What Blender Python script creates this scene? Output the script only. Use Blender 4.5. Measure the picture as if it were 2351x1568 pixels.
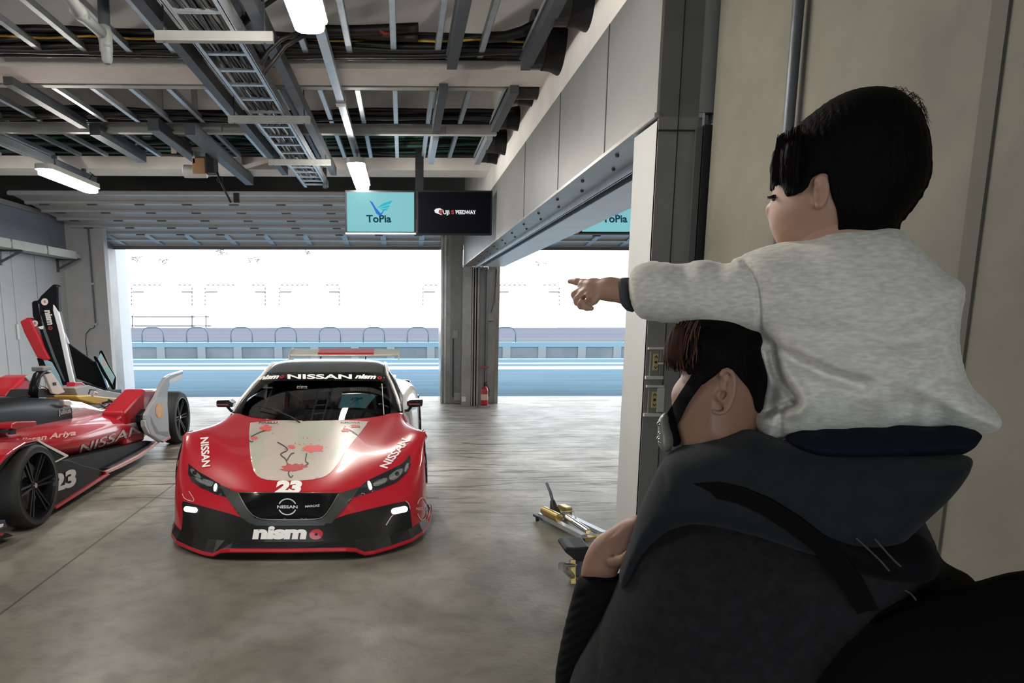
import bpy, bmesh, math, random
import numpy as np
from mathutils import Vector, Matrix
from mathutils.bvhtree import BVHTree
from mathutils.geometry import delaunay_2d_cdt
random.seed(7)
SC = bpy.context.scene
for o in list(bpy.data.objects): bpy.data.objects.remove(o)
# ---------------------------------------------------------------- camera
W, H = 2351, 1568
CF = 1580.0; CP = math.radians(9.5); CX = 960.0; CY = 720 + CF*math.tan(CP)
CA = math.atan(36*math.cos(CP)/CF); CH = 1.7
FW = Vector((math.sin(CA)*math.cos(CP), math.cos(CA)*math.cos(CP), -math.sin(CP)))
RT = Vector((math.cos(CA), -math.sin(CA), 0))
UP = RT.cross(FW)
cam = bpy.data.cameras.new('camera'); camo = bpy.data.objects.new('camera', cam)
SC.collection.objects.link(camo); SC.camera = camo
camo.matrix_world = Matrix(((RT.x, UP.x, -FW.x, 0), (RT.y, UP.y, -FW.y, 0), (RT.z, UP.z, -FW.z, CH), (0, 0, 0, 1)))
cam.sensor_width = 36; cam.lens = CF/W*36
cam.shift_x = (W/2-CX)/W; cam.shift_y = (CY-H/2)/W
cam.clip_start = 0.05; cam.clip_end = 600
# ---------------------------------------------------------------- world, exposure
wd = bpy.data.worlds.new('sky'); SC.world = wd; wd.use_nodes = True
nt = wd.node_tree; nt.nodes.clear()
wo = nt.nodes.new('ShaderNodeOutputWorld'); bg = nt.nodes.new('ShaderNodeBackground')
bg.inputs[0].default_value = (0.90, 0.96, 1.0, 1); bg.inputs[1].default_value = 2.2
nt.links.new(bg.outputs[0], wo.inputs[0])
SC.view_settings.view_transform = 'Standard'; SC.view_settings.look = 'None'
SC.view_settings.gamma = 1; SC.view_settings.exposure = 1.2; SC.view_settings.use_curve_mapping = False
# ---------------------------------------------------------------- pixel -> world
def ray(x, y): return FW + RT*((x-CX)/CF) + UP*((CY-y)/CF)
EYE = Vector((0, 0, CH))
def at(x, y, X=None, Y=None, Z=None):
    d = ray(x, y)
    t = X/d.x if X is not None else Y/d.y if Y is not None else (Z-CH)/d.z
    return EYE + d*t
# ---------------------------------------------------------------- materials
MATS = {}
def mat(name, col, rough=0.5, metal=0.0, emit=None, es=0, noise=0, nscale=4, bump=0, bscale=40, coat=0, alpha=1, nstretch=None, spec=None, sheen=0):
    if name in MATS: return MATS[name]
    m = bpy.data.materials.new(name); m.use_nodes = True; MATS[name] = m
    n = m.node_tree; b = n.nodes['Principled BSDF']
    col = tuple(col)+(1,)
    b.inputs['Base Color'].default_value = col; b.inputs['Roughness'].default_value = rough
    b.inputs['Metallic'].default_value = metal; b.inputs['Coat Weight'].default_value = coat
    b.inputs['Coat Roughness'].default_value = 0.05
    if spec is not None: b.inputs['Specular IOR Level'].default_value = spec
    if sheen: b.inputs['Sheen Weight'].default_value = sheen
    if emit: b.inputs['Emission Color'].default_value = tuple(emit)+(1,); b.inputs['Emission Strength'].default_value = es
    tc = n.nodes.new('ShaderNodeTexCoord'); src = tc.outputs['Object']
    if nstretch:
        mp = n.nodes.new('ShaderNodeMapping'); mp.inputs['Scale'].default_value = nstretch
        n.links.new(src, mp.inputs[0]); src = mp.outputs[0]
    if noise:
        t = n.nodes.new('ShaderNodeTexNoise'); t.inputs['Scale'].default_value = nscale; t.inputs['Detail'].default_value = 6
        t.inputs['Roughness'].default_value = .6
        n.links.new(src, t.inputs['Vector'])
        mr = n.nodes.new('ShaderNodeMapRange'); mr.inputs[1].default_value = .3; mr.inputs[2].default_value = .7
        mr.inputs[3].default_value = 1-noise; mr.inputs[4].default_value = 1+noise*.6
        n.links.new(t.outputs[0], mr.inputs[0])
        mx = n.nodes.new('ShaderNodeVectorMath'); mx.operation = 'SCALE'
        mx.inputs[0].default_value = col[:3]; n.links.new(mr.outputs[0], mx.inputs['Scale'])
        n.links.new(mx.outputs[0], b.inputs['Base Color'])
    if bump:
        t = n.nodes.new('ShaderNodeTexNoise'); t.inputs['Scale'].default_value = bscale; t.inputs['Detail'].default_value = 4
        n.links.new(src, t.inputs['Vector'])
        bp = n.nodes.new('ShaderNodeBump'); bp.inputs['Strength'].default_value = bump; bp.inputs['Distance'].default_value = .01
        n.links.new(t.outputs[0], bp.inputs['Height']); n.links.new(bp.outputs[0], b.inputs['Normal'])
    return m
def glassmat(name, tint, ior=1.45, rough=0.0, strength=1.0):
    if name in MATS: return MATS[name]
    m = bpy.data.materials.new(name); m.use_nodes = True; MATS[name] = m
    n = m.node_tree; n.nodes.clear()
    o = n.nodes.new('ShaderNodeOutputMaterial'); mx = n.nodes.new('ShaderNodeMixShader')
    fr = n.nodes.new('ShaderNodeFresnel'); fr.inputs[0].default_value = ior
    tr = n.nodes.new('ShaderNodeBsdfTransparent'); tr.inputs[0].default_value = tuple(tint)+(1,)
    gl = n.nodes.new('ShaderNodeBsdfGlossy'); gl.inputs['Roughness'].default_value = rough
    gl.inputs['Color'].default_value = (strength, strength, strength, 1)
    n.links.new(fr.outputs[0], mx.inputs[0]); n.links.new(tr.outputs[0], mx.inputs[1]); n.links.new(gl.outputs[0], mx.inputs[2])
    n.links.new(mx.outputs[0], o.inputs[0])
    return m
# ---------------------------------------------------------------- mesh builder
class MB:
    def __init__(s): s.v = []; s.f = []
    def add(s, vs, fs):
        k = len(s.v); s.v += [tuple(p) for p in vs]; s.f += [tuple(i+k for i in f) for f in fs]; return s
    def box(s, x0, x1, y0, y1, z0, z1):
        return s.add([(x0,y0,z0),(x1,y0,z0),(x1,y1,z0),(x0,y1,z0),(x0,y0,z1),(x1,y0,z1),(x1,y1,z1),(x0,y1,z1)],
                     [(3,2,1,0),(4,5,6,7),(0,1,5,4),(1,2,6,5),(2,3,7,6),(3,0,4,7)])
    def cbox(s, c, d): return s.box(c[0]-d[0]/2, c[0]+d[0]/2, c[1]-d[1]/2, c[1]+d[1]/2, c[2]-d[2]/2, c[2]+d[2]/2)
    def tube(s, pts, r, n=10, cap=True):
        pts = [Vector(p) for p in pts]; rs = r if isinstance(r, (list, tuple)) else [r]*len(pts)
        ref = None; rings = []
        for i, p in enumerate(pts):
            t = (pts[min(i+1, len(pts)-1)] - pts[max(i-1, 0)]).normalized()
            if ref is None: ref = Vector((0,0,1)) if abs(t.z) < .9 else Vector((1,0,0))
            a = t.cross(ref).normalized(); b = a.cross(t).normalized(); ref = b
            rings.append([p + a*(rs[i]*math.cos(2*math.pi*j/n)) + b*(rs[i]*math.sin(2*math.pi*j/n)) for j in range(n)])
        vs = [q for g in rings for q in g]; fs = []
        for i in range(len(pts)-1):
            for j in range(n): fs.append((i*n+j, i*n+(j+1)%n, (i+1)*n+(j+1)%n, (i+1)*n+j))
        if cap: fs.append(tuple(range(n-1, -1, -1))); fs.append(tuple((len(pts)-1)*n+j for j in range(n)))
        return s.add(vs, fs)
    def beam(s, p, q, w, h, upv=(0,0,1)):     # rectangular bar from p to q
        p, q = Vector(p), Vector(q); t = (q-p).normalized(); a = t.cross(Vector(upv)).normalized(); b = a.cross(t)
        vs = [c + a*(sx*w/2) + b*(sz*h/2) for c in (p, q) for sx, sz in ((-1,-1),(1,-1),(1,1),(-1,1))]
        return s.add(vs, [(0,1,2,3),(7,6,5,4),(0,4,5,1),(1,5,6,2),(2,6,7,3),(3,7,4,0)])
    def prism(s, poly, ext):                   # 3D planar polygon extruded by vector
        ext = Vector(ext); n = len(poly); vs = [Vector(p) for p in poly]; vs += [p+ext for p in vs]
        return s.add(vs, [tuple(range(n)), tuple(range(2*n-1, n-1, -1))] + [(i, (i+1)%n+0, (i+1)%n+n, i+n) for i in range(n)])
    def lathe(s, prof, c, axis='z', n=24):     # prof: (r, h) list
        fs = []; vs = []
        for r, h in prof:
            for j in range(n):
                a = 2*math.pi*j/n; u, v = r*math.cos(a), r*math.sin(a)
                vs.append({'z': (c[0]+u, c[1]+v, c[2]+h), 'x': (c[0]+h, c[1]+u, c[2]+v), 'y': (c[0]+u, c[1]+h, c[2]+v)}[axis])
        for i in range(len(prof)-1):
            for j in range(n): fs.append((i*n+j, i*n+(j+1)%n, (i+1)*n+(j+1)%n, (i+1)*n+j))
        return s.add(vs, fs)
    def grid(s, rows, closed=False):
        m = len(rows[0]); vs = [p for r in rows for p in r]
        return s.add(vs, [(i*m+j, i*m+(j+1)%m, (i+1)*m+(j+1)%m, (i+1)*m+j) for i in range(len(rows)-1) for j in range(m if closed else m-1)])
def base_of(vs):
    a = np.array([tuple(v) for v in vs], dtype=float)
    return Vector(((a[:,0].min()+a[:,0].max())/2, (a[:,1].min()+a[:,1].max())/2, a[:,2].min()))
def root_of(o):
    while o.parent: o = o.parent
    return o
def obj(name, mb, m, parent=None, smooth=False, bevel=0, sub=0, local=False, auto=None):
    """link a mesh; vertices are world coordinates unless local; a top-level mesh gets its origin at its base"""
    me = bpy.data.meshes.new(name)
    vs = [Vector(p) for p in mb.v]
    off = Vector((0,0,0)) if local else (root_of(parent).location.copy() if parent else base_of(vs))
    me.from_pydata([tuple(p-off) for p in vs], [], mb.f); me.update()
    bm = bmesh.new(); bm.from_mesh(me); bmesh.ops.recalc_face_normals(bm, faces=bm.faces); bm.to_mesh(me); bm.free()
    if smooth:
        me.polygons.foreach_set('use_smooth', [True]*len(me.polygons))
        if auto is not None:
            try: me.set_sharp_from_angle(angle=math.radians(auto))
            except Exception: pass
    me.materials.append(m)
    o = bpy.data.objects.new(name, me); SC.collection.objects.link(o)
    if parent: o.parent = parent
    elif not local: o.location = off
    if bevel:
        b = o.modifiers.new('b', 'BEVEL'); b.width = bevel; b.segments = 2; b.limit_method = 'ANGLE'
    if sub:
        b = o.modifiers.new('s', 'SUBSURF'); b.levels = sub; b.render_levels = sub
    return o
def tag(o, label=None, cat=None, group=None, kind=None):
    if label: o['label'] = label
    if cat: o['category'] = cat
    if group: o['group'] = group
    if kind: o['kind'] = kind
    return o
def thing(name, loc, label, cat, group=None):
    o = bpy.data.objects.new(name, None); SC.collection.objects.link(o); o.location = loc; o.empty_display_size = .1
    return tag(o, label, cat, group)
def struct(name, mb, m, label=None, **k): return tag(obj(name, mb, m, **k), label, kind='structure')
def dup(root, loc, label=None):
    r = root.copy(); SC.collection.objects.link(r); r.location = loc
    if label: r['label'] = label
    for ch in list(root.children):
        c = ch.copy(); SC.collection.objects.link(c); c.parent = r
        for g in ch.children:
            d = g.copy(); SC.collection.objects.link(d); d.parent = c
    return r
# ---------------------------------------------------------------- 2D shapes, text, draping
def text2d(s, bold=0.0, shear=0.0, spacing=1.0):
    """-> (verts2d, tris) normalised to cap height 1, left edge 0"""
    cu = bpy.data.curves.new('t', 'FONT'); cu.body = s; cu.offset = bold; cu.space_character = spacing; cu.shear = shear
    cu.resolution_u = 4; cu.fill_mode = 'FRONT'
    o = bpy.data.objects.new('t', cu); SC.collection.objects.link(o)
    dg = bpy.context.evaluated_depsgraph_get(); dg.update()
    me = bpy.data.meshes.new_from_object(o.evaluated_get(dg))
    vs = np.array([v.co[:2] for v in me.vertices]); fs = [tuple(p.vertices) for p in me.polygons]
    bpy.data.objects.remove(o); bpy.data.curves.remove(cu); bpy.data.meshes.remove(me)
    hh = 0.72
    vs[:,0] -= vs[:,0].min(); vs /= hh
    return vs, fs
def tess(vs, fs, step):
    """subdivide a 2D mesh so that edges stay under step"""
    bm = bmesh.new(); bv = [bm.verts.new((v[0], v[1], 0)) for v in vs]
    for f in fs:
        try: bm.faces.new([bv[i] for i in f])
        except ValueError: pass
    bmesh.ops.triangulate(bm, faces=bm.faces)
    for _ in range(7):
        es = [e for e in bm.edges if e.calc_length() > step]
        if not es: break
        bmesh.ops.subdivide_edges(bm, edges=es, cuts=1); bmesh.ops.triangulate(bm, faces=bm.faces)
    bm.verts.index_update()
    out = (np.array([v.co[:2] for v in bm.verts]), [tuple(v.index for v in f.verts) for f in bm.faces]); bm.free(); return out
def poly2d(pts, step, holes=()):
    """grid-filled polygon (2D) via constrained Delaunay"""
    loops = [list(pts)] + [list(h) for h in holes]; vs = []; es = []
    for L in loops:
        k0 = len(vs); dn = []
        for i in range(len(L)):
            a, b = Vector(L[i]), Vector(L[(i+1)%len(L)]); n = max(1, int((b-a).length/step))
            dn += [a + (b-a)*(j/n) for j in range(n)]
        vs += dn; n = len(dn); es += [(k0+i, k0+(i+1)%n) for i in range(n)]
    xs = [p[0] for p in pts]; ys = [p[1] for p in pts]
    x = min(xs)+step/2
    nb = len(vs)
    while x < max(xs):
        y = min(ys)+step/2
        while y < max(ys):
            if inside((x,y), loops[0]) and not any(inside((x,y), h) for h in loops[1:]): vs.append(Vector((x,y)))
            y += step
        x += step
    r = delaunay_2d_cdt(vs, es, [], 0, 1e-4)
    V = np.array([tuple(v) for v in r[0]]); out = []
    for f in r[2]:
        c = V[list(f)].mean(0)
        if inside(c, loops[0]) and not any(inside(c, h) for h in loops[1:]): out.append(tuple(f))
    return V, out
def inside(p, L):
    x, y = p[0], p[1]; c = False; j = len(L)-1
    for i in range(len(L)):
        xi, yi = L[i][0], L[i][1]; xj, yj = L[j][0], L[j][1]
        if (yi > y) != (yj > y) and x < (xj-xi)*(y-yi)/(yj-yi)+xi: c = not c
        j = i
    return c
def smoothpoly(pts, it=2, closed=True):
    for _ in range(it):
        q = []; n = len(pts)
        for i in range(n if closed else n-1):
            a, b = pts[i], pts[(i+1)%n]
            q += [(a[0]*.75+b[0]*.25, a[1]*.75+b[1]*.25), (a[0]*.25+b[0]*.75, a[1]*.25+b[1]*.75)]
        pts = q if closed else [pts[0]]+q+[pts[-1]]
    return pts
def stroke2d(pts, w):
    """2D polyline as a filled band; w constant or per point"""
    n = len(pts); ws = w if isinstance(w, (list, tuple)) else [w]*n; L = []; R = []
    for i in range(n):
        a = Vector(pts[max(i-1,0)]); b = Vector(pts[min(i+1,n-1)]); t = (b-a)
        t = t.normalized() if t.length > 1e-9 else Vector((1,0)); nn = Vector((-t.y, t.x))
        L.append(Vector(pts[i])+nn*ws[i]/2); R.append(Vector(pts[i])-nn*ws[i]/2)
    vs = np.array([tuple(v) for v in L+R]); return vs, [(i, i+1, n+i+1, n+i) for i in range(n-1)]
def drape(vs, fs, bvh, off, thick=0.002, fallback=None):
    """place 2D pixel-frame points on a surface (BVH in world space), as a thin solid skin"""
    top = []; ok = []
    for v in vs:
        d = ray(v[0], v[1]).normalized(); h = bvh.ray_cast(EYE, d)
        if h[0] is None: top.append(None); continue
        n = h[1] if h[1].dot(d) < 0 else -h[1]
        top.append((h[0]+n*off, n))
    mb = MB(); idx = {}; vv = []
    for i, t in enumerate(top):
        if t is not None: idx[i] = len(vv); vv.append(t[0])
    fs2 = [tuple(idx[i] for i in f) for f in fs if all(i in idx for i in f)]
    fs2 = [f for f in fs2 if max((vv[f[i]]-vv[f[i-1]]).length for i in range(len(f))) < .25]
    return mb.add(vv, fs2)
def affine(vs, org, ux, uy):
    """2D design coords -> pixels: org + u*ux + v*uy"""
    vs = np.asarray(vs); return np.stack([org[0]+vs[:,0]*ux[0]+vs[:,1]*uy[0], org[1]+vs[:,0]*ux[1]+vs[:,1]*uy[1]], 1)
def fittext(s, org, ux, uy, step=3, **k):
    """text whose width spans vector ux and cap height vector uy, in pixels, baseline-left at org"""
    v, f = text2d(s, **k); w = v[:,0].max(); v = v.copy(); v[:,0] /= w
    p = affine(v, org, ux, uy); return tess(p, f, step)
def onplane(vs, fs, X=None, Y=None, Z=None, off=(0,0,0)):
    return MB().add([at(v[0], v[1], X=X, Y=Y, Z=Z)+Vector(off) for v in vs], fs)
# ================================================================ materials of the place
M = {}
M['beam'] = mat('painted_beam', (.88,.85,.81), .7, noise=.12, nscale=2.2, bump=.15, bscale=20)
M['soffit'] = mat('pale_soffit', (.86,.88,.93), .3, noise=.08, nscale=1.5)
M['panel'] = mat('grey_panel', (.215,.22,.215), .45, noise=.14, nscale=1.3)
M['leftpanel'] = mat('pale_partition', (.50,.52,.54), .5, noise=.08, nscale=1.2)
M['header'] = mat('blue_grey_header', (.2,.22,.28), .45, noise=.1)
M['deck'] = mat('dark_deck', (.03,.031,.036), .8, noise=.3, nscale=3)
M['steel'] = mat('galvanised_steel', (.55,.60,.66), .38, .75, noise=.15, nscale=9)
M['darksteel'] = mat('dark_steel', (.10,.11,.125), .5, .5, noise=.2, nscale=9)
M['whitesteel'] = mat('white_channel_steel', (.50,.51,.48), .5, .15, noise=.12, nscale=6)
M['post'] = mat('dull_post_steel', (.27,.265,.265), .4, .35, noise=.2, nscale=3)
M['postlight'] = mat('light_post_steel', (.36,.35,.34), .35, .5, noise=.25, nscale=2.5)
M['shiny'] = mat('brushed_guide_rail', (.50,.47,.45), .25, .9, noise=.3, nscale=2)
M['colside'] = mat('grey_column_paint', (.40,.41,.40), .6, noise=.07, nscale=2)
M['colfront'] = mat('dark_grey_column_paint', (.15,.15,.145), .55, noise=.12, nscale=5)
M['black'] = mat('black_plastic', (.009,.009,.011), .55, spec=.3)
M['cable'] = mat('black_cable', (.020,.019,.02), .5)
M['green'] = mat('green_cable', (.015,.07,.05), .5)
M['yellow'] = mat('yellow_cable', (.62,.40,.06), .5)
M['redc'] = mat('red_cable', (.35,.03,.03), .5)
M['pvc'] = mat('grey_pipe_plastic', (.30,.32,.31), .45, noise=.1, nscale=8)
M['chrome'] = mat('chrome', (.8,.8,.8), .12, 1)
M['white'] = mat('white_plastic', (.75,.75,.74), .4)
def floor_mat():
    m = bpy.data.materials.new('concrete_floor'); m.use_nodes = True; n = m.node_tree; b = n.nodes['Principled BSDF']; L = n.links
    tc = n.nodes.new('ShaderNodeTexCoord').outputs['Object']
    def noise(scale, sc=(1,1,1), det=6, dist=0):
        mp = n.nodes.new('ShaderNodeMapping'); mp.inputs['Scale'].default_value = sc; L.new(tc, mp.inputs[0])
        t = n.nodes.new('ShaderNodeTexNoise'); t.inputs['Scale'].default_value = scale; t.inputs['Detail'].default_value = det
        t.inputs['Distortion'].default_value = dist; L.new(mp.outputs[0], t.inputs['Vector']); return t.outputs[0]
    def ramp(src, stops):
        r = n.nodes.new('ShaderNodeValToRGB'); L.new(src, r.inputs[0]); e = r.color_ramp.elements
        e[0].position, e[0].color = stops[0][0], stops[0][1]+(1,); e[1].position, e[1].color = stops[-1][0], stops[-1][1]+(1,)
        for p, c in stops[1:-1]: x = e.new(p); x.color = c+(1,)
        return r.outputs[0]
    def mix(a, bb, fac, mode='MULTIPLY'):
        x = n.nodes.new('ShaderNodeMix'); x.data_type = 'RGBA'; x.blend_type = mode
        if isinstance(fac, float): x.inputs[0].default_value = fac
        else: L.new(fac, x.inputs[0])
        L.new(a, x.inputs[6]); L.new(bb, x.inputs[7]); return x.outputs[2]
    base = ramp(noise(1.1, (1,1,1), 7, .6), [(.3,(.20,.19,.155)), (.5,(.31,.29,.245)), (.62,(.41,.385,.345)), (.75,(.50,.475,.435))])
    st = ramp(noise(7, (1,1,1), 8, .3), [(.35,(.72,.72,.70)), (.55,(1,1,1))])
    c = mix(base, st, .8)
    # broom grooves, running across the bay
    sp_ = n.nodes.new('ShaderNodeSeparateXYZ'); L.new(tc, sp_.inputs[0])
    def mth(op, a, b=None, c_=None):
        x = n.nodes.new('ShaderNodeMath'); x.operation = op
        for i, v in enumerate((a, b, c_)):
            if v is None: continue
            if isinstance(v, (int, float)): x.inputs[i].default_value = v
            else: L.new(v, x.inputs[i])
        return x.outputs[0]
    ph = mth('ADD', mth('MULTIPLY', sp_.outputs[1], 27.0), mth('MULTIPLY', noise(1.0, (.35, 1.8, 1), 5), 34.0))
    ln_ = n.nodes.new('ShaderNodeMapRange'); L.new(mth('SINE', ph), ln_.inputs[0]); ln_.inputs[1].default_value = .62; ln_.inputs[2].default_value = .95
    bk_ = n.nodes.new('ShaderNodeMapRange'); L.new(noise(1.3, (.8, 3, 1), 3), bk_.inputs[0]); bk_.inputs[1].default_value = .38; bk_.inputs[2].default_value = .54
    zn_ = n.nodes.new('ShaderNodeMapRange'); L.new(sp_.outputs[1], zn_.inputs[0]); zn_.inputs[1].default_value = 4.9; zn_.inputs[2].default_value = 6.2
    g = mth('MULTIPLY', mth('MULTIPLY', ln_.outputs[0], bk_.outputs[0]), zn_.outputs[0])
    gl = ramp(g, [(0,(1,1,1)), (1,(.22,.20,.19))])
    # only where the slab is rough: beyond about six metres
    sx = n.nodes.new('ShaderNodeSeparateXYZ'); L.new(tc, sx.inputs[0])
    mr = n.nodes.new('ShaderNodeMapRange'); L.new(sx.outputs[1], mr.inputs[0])
    mr.inputs[1].default_value = 5.2; mr.inputs[2].default_value = 7.0
    c = mix(c, gl, mr.outputs[0])
    # smoother, darker pour near the camera, with light falloff also painted into the colour
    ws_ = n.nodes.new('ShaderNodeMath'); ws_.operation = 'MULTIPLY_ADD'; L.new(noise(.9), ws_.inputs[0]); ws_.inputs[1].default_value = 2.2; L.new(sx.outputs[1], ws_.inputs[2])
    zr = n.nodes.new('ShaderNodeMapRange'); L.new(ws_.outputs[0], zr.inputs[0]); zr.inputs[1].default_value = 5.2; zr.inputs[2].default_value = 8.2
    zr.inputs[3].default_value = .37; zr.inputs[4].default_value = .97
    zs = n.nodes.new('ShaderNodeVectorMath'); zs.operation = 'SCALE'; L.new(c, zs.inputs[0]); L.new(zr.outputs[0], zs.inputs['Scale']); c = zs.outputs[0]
    # expansion joint running towards the doors
    jm = n.nodes.new('ShaderNodeMath'); jm.operation = 'ADD'; L.new(sx.outputs[0], jm.inputs[0]); jm.inputs[1].default_value = JX
    ja = n.nodes.new('ShaderNodeMath'); ja.operation = 'ABSOLUTE'; L.new(jm.outputs[0], ja.inputs[0])
    jr = n.nodes.new('ShaderNodeMapRange'); L.new(ja.outputs[0], jr.inputs[0]); jr.inputs[1].default_value = .004; jr.inputs[2].default_value = .012
    jr.inputs[3].default_value = .35; jr.inputs[4].default_value = 1
    vm = n.nodes.new('ShaderNodeVectorMath'); vm.operation = 'SCALE'; L.new(c, vm.inputs[0]); L.new(jr.outputs[0], vm.inputs['Scale'])
    L.new(vm.outputs[0], b.inputs['Base Color'])
    rr = n.nodes.new('ShaderNodeMapRange'); L.new(noise(2.5), rr.inputs[0]); rr.inputs[3].default_value = .30; rr.inputs[4].default_value = .55
    L.new(rr.outputs[0], b.inputs['Roughness'])
    b.inputs['Specular IOR Level'].default_value = .17
    bp = n.nodes.new('ShaderNodeBump'); bp.inputs['Strength'].default_value = .35; bp.inputs['Distance'].default_value = .012
    L.new(mix(noise_c(n, L, mth('SUBTRACT', 1.0, g)), noise_c(n, L, noise(30)), .35, 'MIX'), bp.inputs['Height']); L.new(bp.outputs[0], b.inputs['Normal'])
    return m
def noise_c(n, L, s):
    c = n.nodes.new('ShaderNodeCombineXYZ')
    for i in range(3): L.new(s, c.inputs[i])
    return c.outputs[0]
JX = 2.313
def slab_mat(name, a, b_, scale, sc=(1,1,1), rough=.6):
    m = mat(name, a, rough, spec=.3 if name == 'heather_sweater' else 0); n = m.node_tree
    if name != 'heather_sweater': n.nodes['Principled BSDF'].inputs['IOR'].default_value = 1.0
    bs = n.nodes['Principled BSDF']
    tc = n.nodes.new('ShaderNodeTexCoord'); mp = n.nodes.new('ShaderNodeMapping'); mp.inputs['Scale'].default_value = sc
    t = n.nodes.new('ShaderNodeTexNoise'); t.inputs['Scale'].default_value = scale; t.inputs['Detail'].default_value = 6
    r = n.nodes.new('ShaderNodeValToRGB'); r.color_ramp.elements[0].position = .35; r.color_ramp.elements[1].position = .65
    r.color_ramp.elements[0].color = a+(1,); r.color_ramp.elements[1].color = b_+(1,)
    n.links.new(tc.outputs['Object'], mp.inputs[0]); n.links.new(mp.outputs[0], t.inputs['Vector']); n.links.new(t.outputs[0], r.inputs[0])
    n.links.new(r.outputs[0], bs.inputs['Base Color']); return m
# ================================================================ floor, outside ground
PX = 1.115                       # plane of the partition between the two bays
YD = 14.0                        # pit-lane doorway
def at_origin(name, mb, m, label, kind='structure'):
    o = obj(name, mb, m, local=True); return tag(o, label, kind=kind)
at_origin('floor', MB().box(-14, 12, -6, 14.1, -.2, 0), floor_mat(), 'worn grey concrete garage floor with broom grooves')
at_origin('pit_lane', MB().box(-40, 45, 14.1, 26.6, -.2, -.002), slab_mat('pit_lane_asphalt', (.074,.116,.153), (.090,.138,.175), .8, (.3,3,1), .5), 'blue-tinted pit lane beyond the garage doorway')
at_origin('threshold', MB().box(-14, 12, 14.1, 14.18, -.01, .004), mat('threshold_paint', (.5,.5,.5), .5), 'pale line across the doorway threshold')
at_origin('track_ground', MB().box(-110, 120, 27.2, 86, -.2, 0), slab_mat('track_asphalt', (.080,.085,.11), (.10,.105,.125), .05, (.3,4,1), .6), 'pale race track and run-off beyond the pit wall')
for k, (ya, yb, nm) in enumerate(((at(700,849,Z=0).y, at(700,842,Z=0).y, 'near'), (at(700,837,Z=0).y, at(700,834,Z=0).y, 'middle'), (at(700,826,Z=0).y, at(700,823.5,Z=0).y, 'far'))):
    s = MB().box(-30, 30, ya, yb, -.001, .006)
    tag(obj('lane_line', s, mat('lane_line_paint', (.17,.30,.38), .5)), {'near': 'widest light blue line painted along the pit lane', 'middle': 'thin light blue line just beyond the widest painted line', 'far': 'thin light blue line at the foot of the pit wall'}[nm], 'road marking')
# ================================================================ pit wall with railing
PY = 26.7
wz = at(700,797,Y=PY).z
pw = thing('pit_wall', (0,PY,0), 'low concrete pit wall with blue coping running across the pit lane', 'wall')
obj('concrete_base', MB().box(-30, 30, PY, PY+.4, 0, wz), slab_mat('pit_wall_concrete', (.10,.12,.14), (.15,.17,.19), .7, (1,1,1), .7), pw)
obj('blue_coping', MB().box(-30, 30, PY-.03, PY+.43, wz, at(700,786,Y=PY).z), mat('pale_blue_coping', (.12,.20,.25), .5), pw)
pil = MB()
for i in range(-18, 22):
    for d in (0, 1.38):
        x = -7.7+i*2.93+d
        pil.box(x-.15, x+.15, PY-.05, PY, 0, wz)
obj('pilasters', pil, mat('pilaster_concrete', (.16,.18,.2), .7), pw)
pt = at(700,752,Y=PY).z; pm = at(700,783,Y=PY).z
rail_m = mat('blue_grey_railing', (.06,.09,.12), .5)
r1 = thing('pit_wall_railing', (0,PY+.2,pm), 'blue-grey rail of two long pipes along the pit wall', 'railing')
for n_, y_ in (('rail', 783), ('rail', 792)):
    z_ = at(700, y_, Y=PY+.2).z; obj(n_, MB().tube([(-30,PY+.2,z_),(30,PY+.2,z_)], .022, 6), rail_m, r1)
HOOPL = ['pipe hoop on the pit wall nearest the left door post', 'pipe hoop on the pit wall second from the left door post', 'pipe hoop on the pit wall third from the left door post', 'pipe hoop on the pit wall fourth from the left door post, above the wing', 'pipe hoop on the pit wall fifth from the left door post', 'pipe hoop on the pit wall sixth from the left door post, just before the pillar', 'pipe hoop on the pit wall first to the right of the pillar', 'pipe hoop on the pit wall second to the right of the pillar', 'pipe hoop on the pit wall third to the right of the pillar, beside the column']
hoop0 = None
for i in range(0, 9):
    x0 = at(322, 780, Y=PY).x + i*(at(935,780,Y=PY).x-at(322,780,Y=PY).x)/6
    w = .82; z0 = wz+.05; zt = pt
    pts = [(x0,PY+.2,z0),(x0,PY+.2,zt-.25)] + [(x0+.25-.25*math.cos(a), PY+.2, zt-.25+.25*math.sin(a)) for a in (.5,1.0,1.57)]
    pts += [(x0+w-.25+.25*math.sin(a), PY+.2, zt-.25+.25*math.cos(a)) for a in (0,.57,1.07)] + [(x0+w,PY+.2,zt-.25),(x0+w,PY+.2,z0)]
    if i == 0:
        hoop0 = obj('railing_hoop', MB().tube([(p[0]-x0, p[1]-PY, p[2]) for p in pts], .025, 6), rail_m, local=True, smooth=True)
        tag(hoop0, HOOPL[0], 'railing', 'pipe hoops along the pit wall')
        hoop0.location = (x0, PY, 0)
    else:
        o = hoop0.copy(); SC.collection.objects.link(o); o.location = (x0, PY, 0); o['label'] = HOOPL[i]
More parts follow.
